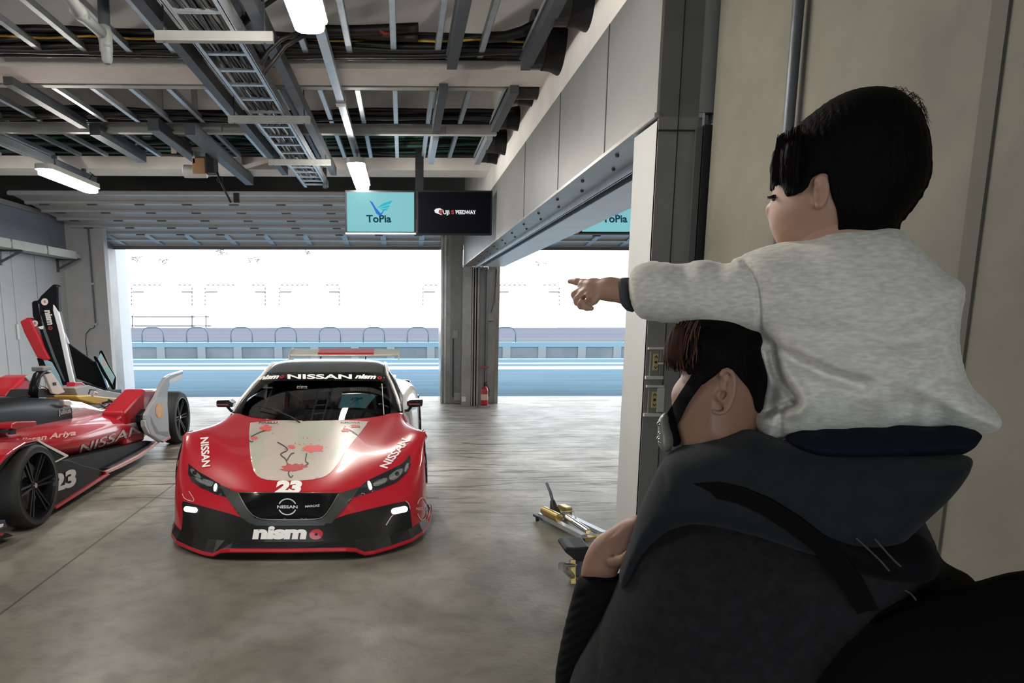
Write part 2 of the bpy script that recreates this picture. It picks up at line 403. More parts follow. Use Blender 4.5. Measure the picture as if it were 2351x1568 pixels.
# far barrier and grandstand, nearly lost in the glare
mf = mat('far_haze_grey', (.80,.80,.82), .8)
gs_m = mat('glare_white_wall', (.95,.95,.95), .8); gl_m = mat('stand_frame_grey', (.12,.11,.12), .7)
Y_GS = 84
def frame_unit(name, pxs, label, Y=84):
    L, Rr, T, Bm = pxs
    t = thing(name, (at((L+Rr)/2, Bm, Y=Y).x, Y, 0), label, 'grandstand')
    def bars(n, segs):
        mb = MB()
        for a, b in segs: mb.beam(at(a[0],a[1],Y=Y), at(b[0],b[1],Y=Y), .11, .11, (0,1,0))
        obj(n, mb, gl_m, t)
    return t, bars
for (L, Rr, lab) in ((302, 441, 'faint grey outline of a stand bay beside the left door post'), (471, 609, 'faint grey outline of a stand bay above the race car roof'), (641, 779, 'faint grey outline of a stand bay right of the car wing'), (971, 1107, 'faint grey outline of a stand bay behind the door pillar'), (1140, 1284, 'faint grey outline of a stand bay seen through the right doorway')):
    t, bars = frame_unit('grandstand_bay', (L, Rr, 654, 752), lab)
    wa, wb = at(L, 654, Y=Y_GS), at(Rr, 654, Y=Y_GS)
    obj('wall_panel', MB().box(wa.x, wb.x, Y_GS+.1, Y_GS+.6, 0, wa.z), gs_m, t)
    segs = []
    x = L+4
    while x < Rr:
        if not (L+72 < x < L+100): segs.append(((x,654),(min(x+6,Rr),654)))
        x += 11.5
    bars('top_dashes', segs)
    for xx in (L, Rr):
        segs = [((xx, y), (xx, y+5)) for y in range(660, 705, 9)]
        bars('post', segs)
    bars('mid_rail', [((L+2,670),(L+28,670))]); bars('mid_rail', [((Rr-24,670),(Rr,670))])
t, bars = frame_unit('grandstand_fence', (302, 480, 727, 748), 'thin fence outline above the railing at the left of the doorway')
bars('top_rail', [((302,727),(480,727))]); bars('bottom_rail', [((302,748),(485,748))])
for xx in (304, 441, 473): bars('post', [((xx,724),(xx,756))])
def leafclump(px, py, n, s, lab):
    Y = 85; c = at(px, py, Y=Y); t = thing('tree', (c.x, Y, 0), lab, 'tree')
    obj('trunk', MB().tube([(c.x, Y+.3, 0), (c.x+.05, Y+.3, c.z*.6), (c.x, Y+.3, c.z)], [.22,.16,.05], 8), gs_m, t)
    mb = MB()
    for i in range(n):
        a = at(px+random.uniform(-s,s), py+random.uniform(-s*.5,s*.5), Y=Y); r = random.uniform(.06,.19)
        th = random.uniform(0, 3); d = Vector((math.cos(th), .3, math.sin(th)*.6))*r*2
        mb.beam(a-d, a+d, .08, .06, (0,1,0))
    tag(obj('twigs', mb, mat('twig_grey', (.09,.08,.09), .8), t), kind='stuff')
leafclump(312, 595, 12, 11, 'glare-bleached tree, its few grey twigs at the upper left of the doorway')
leafclump(375, 599, 10, 11, 'glare-bleached tree with grey twigs second from the left')
leafclump(510, 578, 16, 15, 'glare-bleached tree with the most grey twigs, just under the canopy edge')
leafclump(582, 597, 12, 12, 'glare-bleached tree with grey twigs above the middle of the doorway')
leafclump(710, 578, 7, 8, 'glare-bleached tree with few grey twigs right of the doorway middle')
leafclump(1238, 603, 8, 13, 'glare-bleached tree with grey twigs seen through the right doorway')
# canopy edge outside
cz0 = at(700,573,Y=17.5).z; cz1 = at(700,560,Y=17.5).z+.4
at_origin('trim_1', MB().box(-6.9, 10, 17.2, 17.5, cz0, cz1), mat('canopy_edge_paint', (.42,.43,.44), .6), 'pale canopy edge outside above the doorway')
# fin wall outside at left
fx = -5.72
at_origin('wall_fin', MB().box(fx-.25, fx, 14.15, at(307,850,X=fx).y, 0, 3.3), mat('fin_wall_white', (.50,.52,.56), .5, noise=.03), 'white fin wall outside beside the left door post')
# ================================================================ main walls
LX = -5.90
DZ = 3.0                                             # doorway head height
def wallx(name, x0, x1, y0, y1, z0, z1, m, lab): return at_origin(name, MB().box(x0,x1,y0,y1,z0,z1), m, lab)
ph = at(150,700,Y=12.4)
lw = MB().box(LX-.15, LX, 3.2, 12.45, 0, 2.55)
o = wallx('wall_left', LX-.15, LX, 2.0, 12.45, 0, 2.62, M['leftpanel'], 'pale grey partition panels along the left side')
sm = MB()
for x in (35, 88, 5): 
    y = at(x, 700, X=LX).y; sm.box(LX-.002, LX+.004, y-.006, y+.006, 0, 2.62)
obj('panel_seams', sm, M['post'], o, local=True)
hd = wallx('trim_2', LX-.3, LX+.06, 2.0, 12.45, 2.62, 3.34, M['header'], 'blue-grey header beam above the left partition')
obj('header_edge', MB().box(LX+.06, LX+.12, 2.0, 12.9, 3.27, 3.34), M['postlight'], hd, local=True)
wallx('wall_left_return', LX-.3, at(248,700,Y=12.45).x, 12.45, 12.6, 0, 3.34, mat('return_wall_grey', (.45,.45,.46), .5, noise=.08), 'grey end panel between left partition and door post')
# other side of left bay and building back (behind the camera; unseen doorway added to let sky light in)
at_origin('wall_back', MB().box(-14, -5.0, -6.1, -5.9, 0, 4.7).box(-5.0, 1.3, -6.1, -5.9, 3.1, 4.7).box(1.3, 12, -6.1, -5.9, 0, 4.7), M['panel'], 'rear wall behind the photographer with an unseen doorway added to let in sky light')
at_origin('wall_far_left', MB().box(-14.1, -14, -6, 14, 0, 4.7), M['panel'], 'far wall of the bay beyond the left partition')
at_origin('wall_far_right', MB().box(8.2, 8.35, -6, 14, 0, 4.7), M['panel'], 'far wall of the right bay')
at_origin('ground_back', MB().box(-40, 40, -40, -6, -.2, -.004), slab_mat('paddock_asphalt', (.20,.20,.20), (.26,.26,.26), .5), 'paddock ground outside the added rear doorway')
# front wall above doors
at_origin('wall_front', MB().box(-14, 12, YD, YD+.2, 3.05, 4.7).box(-14, LX+.2, YD, YD+.2, 0, 3.05), M['panel'], 'wall above the pit-lane doorways')
# right concrete wall
CWX = 1.335
def conc():
    m = mat('board_marked_concrete', (.172,.160,.128), .75, noise=.22, nscale=2.6, bump=.25, bscale=14)
    return m
cw = at_origin('wall_right', MB().box(CWX, CWX+.5, -6, 3.10, 0, 4.6), conc(), 'rough beige concrete side wall behind the people')
y0_, y1_ = at(2245,600,X=CWX).y, at(2208,600,X=CWX).y
obj('joint_strip', MB().box(CWX-.006, CWX+.01, y0_, y1_, 0, 4.6), mat('joint_strip_grey', (.085,.08,.062), .7, noise=.15), cw, local=True)
# conduit pipe on that wall
q = at(1842,150,X=CWX); pp = thing("wall_conduit", (CWX-.03, q.y, 0), 'dark vertical conduit pipe on the concrete wall behind the child', 'pipe')
obj('pipe', MB().tube([(CWX-.03, q.y, .02),(CWX-.03, q.y, 4.5)], .018, 12), M['darksteel'], pp, smooth=True)
mb = MB()
for z in (3.6,): mb.box(CWX-.055, CWX, q.y-.03, q.y+.03, z-.012, z+.012)
obj('pipe_clamp', mb, M['steel'], pp)
# ================================================================ girder over the partition
gt = struct('trim_3', MB().box(PX, PX+.72, -6, 12.75, 3.215, 4.6), M['beam'], 'pale concrete girder with cable sleeves over the partition line')
gp = thing('partition_header', (PX+.3, 8, 2.55), 'long grey metal header panel under the pale girder with a door track', 'door header')
obj('face_panel', MB().box(PX-.012, PX+.70, 3.14, 12.75, 2.56, 3.213), M['panel'], gp)
sm = MB()
for x, y in ((1390,300),(1284,330),(1205,400)):
    yy = at(x,y,X=PX-.012).y; sm.box(PX-.0165, PX-.012, yy-.004, yy+.004, 2.56, 3.21)
obj('panel_seams', sm, M['darksteel'], gp)
obj('soffit_panel', MB().box(PX+.30, PX+.72, 3.14, 12.72, 2.535, 2.56), M['soffit'], gp)
obj('track_plate', MB().box(PX-.02, PX+.19, 3.14, 12.72, 2.54, 2.558), M['postlight'], gp)
tr = MB(); 
for a, b, z in ((.19,.20,2.50),(.235,.245,2.515),(.285,.30,2.50)): tr.box(PX+a, PX+b, 3.14, 12.72, z, 2.558)
obj('door_track', tr, M['steel'], gp)
obj('track_slot', MB().box(PX+.20, PX+.285, 3.14, 12.72, 2.552, 2.557), M['black'], gp)
bt = MB()
for i in range(26):
    y = 3.5+i*.36; bt.lathe([(0,-.012),(.009,-.012),(.012,0)], (PX+(.04 if i%2 else .13), y, 2.54), 'z', 8)
obj('bolts', bt, M['darksteel'], gp)
# sleeves through the girder
def sleeve(px, py, r, lab, length=.35):
    c = at(px, py, X=PX)
    t = thing('cable_sleeve', c-Vector((0,0,r)), lab, 'cable sleeve')
    obj('flared_collar', MB().lathe([(r*.97,-.12),(r,-.06),(r*1.12,-.005),(r*1.12,.0),(r*.9,0)], c, 'x', 28), M['black'], t, smooth=True, auto=40)
    obj('inner_tube', MB().lathe([(0,.0),(r*.93,0),(r*.93,-length*.6),(0,-length*.6)], c, 'x', 20), M['cable'], t)
sleeve(1287, 92, .20, 'largest black cable sleeve on the girder, second from the top')
sleeve(1352, 5, .14, 'topmost black cable sleeve on the girder near the picture top')
sleeve(1222, 212, .10, 'black cable sleeve on the girder just below the first pale beam')
sleeve(1190, 272, .10, 'black cable sleeve on the girder above the thick dark stub')
sleeve(1160, 326, .12, 'black cable sleeve on the girder level with the grey trunking')
sleeve(1141, 352, .11, 'lowest black cable sleeve on the girder above the screens')
# ================================================================ ceiling deck and beams
dk = MB().box(-14, 12, -6, 14.2, 4.6, 4.7)
at_origin('ceiling', dk, M['deck'], 'dark corrugated roof deck')
rb = MB()
for i in range(60):
    x = -6+i*.3; rb.box(x, x+.12, -6, 14, 4.54, 4.6)
obj('deck_ribs', rb, mat('deck_rib', (.05,.052,.06), .6), bpy.data.objects['ceiling'], local=True)
for n_, (a, b) in (('trim_4', (5.48,5.86)), ('trim_5', (9.12,9.58)), ('trim_6', (1.4,1.8)), ('trim_7', (-2.6,-2.2))):
    at_origin(n_, MB().box(-14, PX, a, b, 3.49, 4.6), M['beam'], {'trim_4':'pale concrete ceiling beam nearest the camera in view','trim_5':'pale concrete ceiling beam above the screens','trim_6':'pale concrete ceiling beam overhead','trim_7':'pale concrete ceiling beam behind'}[n_])
    at_origin(n_+'1', MB().box(PX+.72, 12, a, b, 3.49, 4.6), M['beam'], 'pale concrete beam over the right bay')
# ================================================================ pit-lane door posts
def xw(px, Y): return at(px, 700, Y=Y).x
pl = thing('door_post', (xw(228,13.2), 13.3, 0), 'tall metal door post with bright guide rails at the left of the doorway', 'door post')
obj('post_body', MB().box(xw(212,13.2), xw(238,13.2), 13.2, 13.9, 0, 3.3), M['post'], pl)
obj('guide_rail', MB().box(xw(238,13.5), xw(252,13.5), 13.5, 13.9, 0, 3.05).box(xw(246,13.5), xw(252,13.5), 13.44, 13.5, 0, 3.05), M['shiny'], pl)
obj('kick_strip', MB().box(xw(226,13.15), xw(236,13.15), 13.12, 13.2, .5, 2.9), M['postlight'], pl)
obj('spring_box', MB().box(xw(232,13.1), xw(243,13.1), 13.0, 13.14, 1.85, 3.0), mat('pale_metal_cover', (.45,.46,.44), .4, .3), pl, bevel=.01)
cb = thing('conduit', (xw(212,12.3), 12.4, 1.2), 'thin dark conduit with looped cable on the left end panel', 'conduit')
xq = xw(212,12.35)
obj('pipe', MB().tube([(xq,12.42,3.2),(xq,12.42,1.55)], .014, 8), M['darksteel'], cb)
obj('cable', MB().tube([(xq,12.42,1.55),(xq-.03,12.41,1.45),(xq-.1,12.40,1.43),(xq-.17,12.40,1.35),(xq-.19,12.40,1.2),(xq-.18,12.40,.9)], .007, 6), M['cable'], cb)
obj('bracket', MB().box(xq-.03,xq+.03,12.40,12.44,1.5,1.53).box(xq-.03,xq+.03,12.40,12.44,2.2,2.23), M['steel'], cb)
# centre pillar between doorways
cp = thing('door_pillar', (xw(1036,13), 13.3, 0), 'broad grey steel pillar between the two pit-lane doorways', 'pillar')
Yp = 13.15
obj('core', MB().box(xw(1034,Yp), xw(1062,Yp), Yp, 13.95, 0, 3.3), M['post'], cp)
obj('left_guide_rail', MB().box(xw(1012,Yp), xw(1016,Yp), Yp-.03, 13.9, 0, 3.25).box(xw(1020,Yp), xw(1024,Yp), Yp-.05, Yp+.1, 0, 3.25), M['shiny'], cp)
obj('pale_panel', MB().box(xw(1016,Yp), xw(1034,Yp), Yp+.03, 13.9, 0, 3.25), M['postlight'], cp)
P2 = 12.72
obj('corner_post', MB().box(PX-.01, xw(1083,P2), P2, P2+.4, 0, 2.54), M['postlight'], cp)
obj('channel', MB().box(xw(1084,P2), xw(1087,P2), P2-.01, P2+.3, 0, 2.54).box(xw(1090,P2), xw(1093,P2), P2-.01, P2+.3, 0, 2.54).box(xw(1096,P2), xw(1100,P2), P2-.01, P2+.3, 0, 2.54), M['shiny'], cp)
obj('channel_slot', MB().box(xw(1083,P2), xw(1101,P2), P2+.05, P2+.4, 0, 2.54), M['black'], cp)
obj('recess_panel', MB().box(xw(1101,P2), xw(1120,P2+.1), P2+.15, 13.9, 0, 2.54), M['post'], cp)
obj('right_panel', MB().box(xw(1120,Yp), xw(1138,Yp), Yp, 13.9, 0, 2.6), M['postlight'], cp)
obj('right_guide_rail', MB().box(xw(1138,Yp), xw(1146,Yp), Yp-.04, 13.9, 0, 3.0), M['shiny'], cp)
c = at(1045,767,Y=Yp-.03)
obj('switch_box', MB().cbox((c.x, Yp-.03, c.z), (.10,.06,.16)), mat('grey_box', (.40,.40,.39), .5), cp, bevel=.008)
c = at(1049,910,Y=Yp-.03)
obj('round_dial_box', MB().cbox((c.x, Yp-.02, c.z), (.12,.05,.15)).lathe([(0,-.04),(.03,-.04),(.03,0)], (c.x, Yp-.03, c.z), 'y', 14), M['postlight'], cp)
obj('left_conduit', MB().tube([(xw(1041,Yp-.02),Yp-.02,1.25),(xw(1041,Yp-.02),Yp-.02,.12)], .012, 8), M['darksteel'], cp)
obj('right_conduit', MB().tube([(xw(1116,P2+.1),P2+.1,2.5),(xw(1116,P2+.1),P2+.1,.3)], .014, 8), M['darksteel'], cp)
c = at(1126,730,Y=Yp-.05)
obj('hanging_cable', MB().tube([(c.x+.1,c.y,c.z+.9),(c.x+.06,c.y,c.z+.3),(c.x,c.y,c.z+.05),(c.x-.06,c.y,c.z-.02),(c.x,c.y,c.z-.08),(c.x+.06,c.y,c.z)], .006, 6), M['cable'], cp)
obj('junction_box', MB().cbox((c.x, c.y+.02, c.z+.02), (.13,.07,.16)), mat('grey_box', (.4,.4,.39), .5), cp, bevel=.01)
obj('socket_plate', MB().cbox((xw(1067,P2), P2-.012, at(1067,916,Y=P2).z), (.07,.02,.09)), M['white'], cp)
c = at(1112,843,Y=P2+.05)
tag(obj('warning_strip', MB().cbox((c.x, c.y, c.z), (.17,.03,.03)), mat('red_white_strip', (.45,.05,.05), .5), cp), 'red and white strip')
# fire extinguisher
c = at(1112, 930, Y=12.6); fe = thing('fire_extinguisher', (c.x, 12.6, 0), 'small red fire extinguisher standing at the foot of the pillar', 'fire extinguisher')
R_ = .067
obj('stand_plate', MB().box(c.x-.10, c.x+.10, 12.5, 12.7, 0, .03), M['postlight'], fe)
redx = mat('extinguisher_red', (.45,.03,.03), .3)
obj('cylinder', MB().lathe([(0,.03),(R_*.9,.03),(R_,.05),(R_,.30),(R_*.8,.345),(R_*.4,.37),(.02,.38),(0,.38)], (c.x,12.6,0), 'z', 20), redx, fe, smooth=True)
obj('label_band', MB().lathe([(R_+.001,.13),(R_+.001,.24)], (c.x,12.6,0), 'z', 20), mat('extinguisher_label', (.7,.5,.4), .5), fe, smooth=True)
obj('valve_handle', MB().box(c.x-.012, c.x+.012, 12.56, 12.64, .38, .44).beam((c.x,12.6,.43),(c.x+.02,12.48,.47),.02,.01), M['black'], fe)
obj('hose', MB().tube([(c.x,12.6,.40),(c.x+.05,12.56,.41),(c.x+.08,12.55,.33),(c.x+.075,12.55,.2)], .009, 6), M['black'], fe)
# ================================================================ overhead sectional doors
def sectional(name, x0, x1, lab, stiles):
    n = 7; ya, za, yb, zb = 13.85, 3.02, 10.5, 3.43
    d = Vector((0, yb-ya, zb-za)); L = d.length; d /= L; nn = Vector((0, -d.z, d.y)); nn = nn if nn.z > 0 else -nn
    dr = None
    slab = MB(); rib = MB(); st = MB(); hi = MB()
    for k in range(n):
        a = Vector((0,ya,za))+d*(L*k/n+.012); b = Vector((0,ya,za))+d*(L*(k+1)/n-.012)
        slab.prism([(x0,a.y,a.z),(x1,a.y,a.z),(x1,b.y,b.z),(x0,b.y,b.z)], nn*.03)
        for q in (a, b): rib.beam(Vector((x0,q.y,q.z))-nn*.012, Vector((x1,q.y,q.z))-nn*.012, .05, .045, nn)
        for s in range(stiles if k < 2 else 0):
            x = x0+(x1-x0)*(s+.5)/stiles; st.beam(Vector((x,a.y,a.z))-nn*.015, Vector((x,b.y,b.z))-nn*.015, .10, .03, nn)
        for s in range(stiles if k >= 2 else 0):
            x = x0+(x1-x0)*(s+.3)/stiles; q = a; hi.box(x, x+.14, q.y-.02, q.y+.03, q.z-.05, q.z-.036)
    o = struct(name, slab, mat('door_panel_grey', (.42,.40,.39), .5, noise=.1, nstretch=(.2,1,1)), lab)
    o.location = (0,0,0); 
    me = o.data; off = base_of(slab.v); me.transform(Matrix.Translation(off))
    obj('stiffening_ribs', rib, mat('door_rib', (.50,.50,.53), .35, .2), o, local=True)
    obj('stiles', st, mat('door_stile', (.34,.36,.40), .4, .3), o, local=True)
    obj('hinges', hi, M['darksteel'], o, local=True)
    obj('bottom_seal', MB().box(x0, x1, ya-.01, ya+.05, za-.09, za+.02), mat('door_bottom_bar', (.16,.14,.14), .5), o, local=True)
sectional('door_1', -5.70, .72, 'raised sectional garage door of the main bay', 9)
sectional('door_2', 1.92, 8.0, 'raised sectional garage door of the right bay', 9)
# ================================================================ ceiling steelwork
random.seed(11)
ORD = ['first','second','third','fourth','fifth','sixth','seventh','eighth','ninth','tenth','eleventh','twelfth','thirteenth','fourteenth','fifteenth','sixteenth','seventeenth','eighteenth','nineteenth','twentieth','twenty-first','twenty-second']
def project(p):
    v = Vector(p)-EYE; w = v.dot(FW); return CX+CF*v.dot(RT)/w, CY-CF*v.dot(UP)/w
def cstrut(L, w=.042, h=.04):
    """open channel, running +Y from origin, open side up"""
    return MB().box(-w/2,w/2,0,L,0,.004).box(-w/2,-w/2+.004,0,L,0,h).box(w/2-.004,w/2,0,L,0,h).box(-w/2,-w/2+.012,0,L,h-.004,h).box(w/2-.012,w/2,0,L,h-.004,h)
for (y0, y1, row) in ((2.6, 5.34, 'nearest ceiling row'), (6.02, 7.02, 'middle ceiling row'), (7.35, 8.5, 'farthest ceiling row')):
    p = obj('ceiling_strut', cstrut(y1-y0), M['steel'], local=True); n = 0
    for k in range(3, -19, -1):
        x = -.055+.307*k; q = project((x, y1, 3.5))
        if q[0] < -5: continue
        o = p if n == 0 else p.copy()
        if n: SC.collection.objects.link(o)
        o.location = (x, y0, 3.5)
        tag(o, 'light steel channel strut in the %s, %s from the pale girder' % (row, ORD[n]), 'strut', 'light steel struts in the '+row); n += 1
def longstrut(px0, py0, px1, py1, Z, lab, m=None, w=.07, h=.07):
    a, b = at(px0,py0,Z=Z), at(px1,py1,Z=Z); x = (a.x+b.x)/2
    tag(obj('steel_channel_rail', MB().box(x-w/2, x+w/2, min(a.y,b.y), max(a.y,b.y), Z, Z+h).box(x-w/2-.012, x+w/2+.012, min(a.y,b.y), max(a.y,b.y), Z+h, Z+h+.008), m or M['darksteel']), lab, 'steel rail')
longstrut(1086,-60,1034,160,3.41,'dark channel rail left of the two that overlap the nearer pale beam at the right')
longstrut(1310,-60,1212,162,3.41,'dark channel rail right of the two that overlap the nearer pale beam')
longstrut(1019,210,1000,307,3.43,'dark channel rail in the middle row, right behind the screen pole')
longstrut(1186,214,1132,303,3.43,'rightmost dark channel rail in the middle row next to the girder')
longstrut(1003,321,987,377,3.43,'grey channel rail in the far row just right of the screen pole', M['steel'], .06)
longstrut(1125,321,1095,378,3.43,'rightmost grey channel rail in the far row next to the girder', M['steel'], .06)
longstrut(20,195,190,295,3.43,'dark channel rail at the far left of the middle row')
longstrut(220,310,325,373,3.4,'short dark runway rail left of the chain hoist', None, .1, .1)
longstrut(375,300,450,385,3.38,'dark runway rail directly above the chain hoist, left one', None, .1, .1)
longstrut(455,310,560,425,3.36,'dark runway rail right of the chain hoist', None, .1, .1)
longstrut(-20,318,215,420,3.33,'long dark rail carrying the left lamp', None, .06, .06)
# trunkings and beams running across
def crosswise(name, px0, px1, ytop, ybot, Z, m, lab, cat, dY=.05):
    a = at(900, ybot, Z=Z); top = at(900, ytop, Y=a.y)
    x0, x1 = at(px0, ybot, Y=a.y).x, min(at(px1, ybot, Y=a.y).x, PX-.02)
    t = thing(name, ((x0+x1)/2, a.y, Z), lab, cat)
    h = top.z-Z
    obj('channel_body', MB().box(x0, x1, a.y, a.y+dY, Z, Z+h), m, t)
    obj('lip', MB().box(x0, x1, a.y-.02, a.y, Z, Z+.015).box(x0, x1, a.y-.02, a.y, Z+h-.015, Z+h), m, t)
    jm = MB(); x = x0+.9
    while x < x1: jm.box(x, x+.28, a.y-.026, a.y-.02, Z, Z+h); x += 1.25
    obj('joint_plate', jm, m, t)
    return t
crosswise('cable_trunking', -60, 1180, 182, 203, 3.50, M['whitesteel'], 'pale trunking running across just behind the nearer beam', 'trunking')
crosswise('cable_trunking', -60, 1190, 276, 281, 3.53, M['whitesteel'], 'thin steel angle running across at the middle of the ceiling', 'trunking')
crosswise('cable_trunking', -60, 1140, 287, 309, 3.46, M['whitesteel'], 'pale trunking running across just above the chain hoist', 'trunking')
# bundles of cables running across
def bundle(px0, px1, y_top, y_bot, Y, n, cols, lab, sag=.015, r=.02, child=None):
    zt, zb = at(600,y_top,Y=Y).z, at(600,y_bot,Y=Y).z
    x0, x1 = at(px0,100,Y=Y).x, min(at(px1,100,Y=Y).x, PX+.1)
    t = thing('cable_bundle', ((x0+x1)/2, Y, zb), lab, 'cables')
    groups = {}
    for i in range(n):
        z = zb+(zt-zb)*(i+.5)/n; y = Y+random.uniform(-.05,.05); pts = []; N = 26; ph1, ph2 = random.uniform(0,6), random.uniform(0,6)
        for k in range(N+1):
            x = x0+(x1-x0)*k/N
            pts.append((x, y+.03*math.sin(x*1.3+ph1), z+sag*math.sin(x*2.1+ph2)+.5*sag*math.sin(x*5+ph1)))
        c = cols[i % len(cols)]
        groups.setdefault(c, MB()).tube(pts, r*random.uniform(.8,1.2), 6)
    for c, mb in groups.items(): tag(obj({'cable':'black_cables','green':'green_cables'}.get(c, c+'_cables'), mb, M[c], t, smooth=True), kind='stuff')
    if child:
        col, yy, rr = child; z = at(600,yy,Y=Y-.1).z
        obj(col+'_cable', MB().tube([(x0+(x1-x0)*k/30, Y-.09, z+.008*math.sin(k*1.3)) for k in range(31)], rr, 6), M[col], t, smooth=True)
    obj('tray', MB().box(x0, x1, Y+.06, Y+.075, zb-.01, zt+.03), M['black'], t)
bundle(-60, 1330, 80, 124, 5.22, 18, ['cable'], 'black cable bundle with one yellow cable crossing in front of the nearer pale beam', child=('yellow', 88, .008))
bundle(-60, 1200, 256, 276, 6.95, 7, ['cable'], 'dark cable bundle crossing the middle of the ceiling above the thin steel angle', r=.018)
bundle(-60, 1170, 315, 333, 8.35, 6, ['green','cable','green'], 'upper green and black cable bundle crossing in front of the far pale beam', r=.02)
bundle(-60, 1170, 340, 355, 8.8, 5, ['cable','green'], 'lower green and black cable bundle close to the far pale beam', r=.02)
bundle(690, 960, 66, 78, 5.05, 3, ['cable'], 'short thick black cables lying on top of the bundle right of the near lamp', r=.028)
tag(obj('red_cable', MB().tube([at(x,y,Y=5.0) for x,y in ((855,72),(865,64),(872,70),(880,76),(897,79))], .012, 6), M['redc'], smooth=True), 'short loop of red cable on the black bundle right of the near lamp', 'cable')
tag(obj('thick_cable', MB().tube([at(x,y,Y=5.0) for x,y in ((1110,86),(1160,84),(1200,72),(1250,45),(1300,28),(1345,8))], .035, 8), M['cable'], smooth=True), 'thick black cable rising from the bundle towards the topmost sleeve', 'cable')
for k, (pts, lab) in enumerate(((((605,170),(628,140),(655,105),(700,80)), 'black cable curving from the cable ladder up to the bundle, lower one'), (((598,150),(615,118),(645,90),(690,74)), 'black cable curving from the cable ladder up to the bundle, upper one'), (((560,55),(590,25),(640,-10)), 'black cable leaving the ladder near the picture top, lower one'), (((555,45),(580,15),(610,-10)), 'black cable leaving the ladder near the picture top, upper one'))):
    tag(obj('cable', MB().tube([at(x,y,Y=4.6) for x,y in pts], .014, 7), M['cable'], smooth=True), lab, 'cable')
# stubs into sleeves in middle/far rows
for (px, py, Y, r, lab) in ((1195,207,5.75+.25,.07,'dark thick pipe stub entering the girder behind the nearer beam'), (1178,272,6.95,.08,'dark thick pipe stub entering the girder in the middle row'), (1140,322,8.2,.09,'dark thick pipe stub entering the girder in the far row'), (1125,352,8.75,.08,'lowest dark pipe stub entering the girder above the screens')):
    a = at(px-28, py, Y=Y); tag(obj('pipe_stub', MB().tube([(a.x,a.y,a.z),(PX+.05,a.y,a.z)], r, 14), M['cable'], smooth=True, auto=50), lab, 'pipe')
# ---------------------------------------------------------------- cable ladder
LZ = 3.31; lx0, lx1 = -1.255, -.955
cl = thing('cable_ladder', ((lx0+lx1)/2, 6, LZ), 'long steel cable ladder carrying black cables along the ceiling', 'cable ladder')
for x in (lx0, lx1): obj('side_rail', MB().box(x-.006, x+.006, 2.4, 9.33, LZ, LZ+.075).box(min(x,x+.03 if x<-1.1 else x-.03), max(x,x+.03 if x<-1.1 else x-.03), 2.4, 9.33, LZ, LZ+.006), M['steel'], cl)
for y in (3.28,3.62,4.1,4.72,5.02,5.32,5.66,6.0,6.45,6.78,7.1,7.45,7.8,8.15,8.42,8.7,8.96,9.2):
    obj('rung', MB().box(lx0, lx1, y-.02, y+.02, LZ+.008, LZ+.024), M['steel'], cl)
cbs = MB()
for i in range(11):
    x = lx0+.06+.19*i/10+.0; cbs.tube([(x+.012*math.sin(k*.9+i), 2.4+k*.31, LZ+.035+.012*math.sin(k*.7+2*i)) for k in range(22)], random.uniform(.007,.013), 6)
tag(obj('cables', cbs, M['cable'], cl, smooth=True), kind='stuff')
for x_, zz in ((-1.42,.05), (-.83,.05)):
    tag(obj('steel_channel_rail', MB().box(x_-.035,x_+.035,2.5,8.8,LZ+.05,LZ+.14), M['darksteel']), 'dark channel rail running along the %s side of the cable ladder' % ('left' if x_<-1.1 else 'right'), 'steel rail')
for (xa, xb, yt, yb, lab) in ((358,628,68,97,'pale hanger channel under the cable ladder nearest the camera'), (525,713,266,283,'pale hanger channel under the middle of the cable ladder'), (617,759,366,379,'pale hanger channel under the cable ladder farthest from the camera')):
    a = at((xa+xb)/2, yb, Z=LZ-.055); x0, x1 = at(xa,yb,Y=a.y).x, at(xb,yb,Y=a.y).x
    t = thing('hanger_channel', ((x0+x1)/2, a.y, LZ-.055), lab, 'hanger bracket')
    obj('channel', MB().box(x0,x1,a.y-.02,a.y+.02,LZ-.055,LZ), M['whitesteel'], t)
    obj('lip', MB().box(x0,x1,a.y-.026,a.y-.02,LZ-.055,LZ-.045), M['whitesteel'], t)
    for x in (x0+.05, x1-.05): obj('threaded_rod', MB().tube([(x,a.y,LZ-.06),(x,a.y,4.6)], .006, 6), M['darksteel'], t)
tag(obj('steel_upright', MB().box(xw(752,9.3), xw(760,9.3), 9.05, 9.12, at(752,432,Y=9.1).z, 3.5), M['darksteel']), 'dark steel upright at the far end of the cable ladder', 'bracket')
# ---------------------------------------------------------------- sprinkler / drain pipes
q = at(243,143,Y=4.3)
t = thing('drop_pipe', (q.x, q.y, q.z), 'grey plastic pipe dropping from the ceiling with a capped end at upper left', 'pipe')
top = at(236,-20,Y=4.3)
obj('vertical_pipe', MB().tube([top, at(240,75,Y=4.3), at(243,95,Y=4.3)], .032, 14), M['darksteel'], t, smooth=True)
obj('elbow', MB().tube([at(238,60,Y=4.3), at(241,80,Y=4.3), at(243,100,Y=4.3), at(244,112,Y=4.3)], [.034,.042,.036,.036], 14), M['pvc'], t, smooth=True)
obj('capped_end', MB().tube([at(243,95,Y=4.3), at(244,118,Y=4.3), at(245,120,Y=4.3), at(246,138,Y=4.3), at(247,147,Y=4.3)], [.036,.036,.032,.03,.018], 14), M['pvc'], t, smooth=True, auto=50)
obj('branch_pipe', MB().tube([at(150,-25,Y=3.6), at(180,28,Y=3.8), at(236,78,Y=4.3)], .03, 14), M['pvc'], t, smooth=True)
obj('coupling', MB().tube([at(176,22,Y=3.78), at(190,36,Y=3.9)], .037, 14), M['pvc'], t, smooth=True)
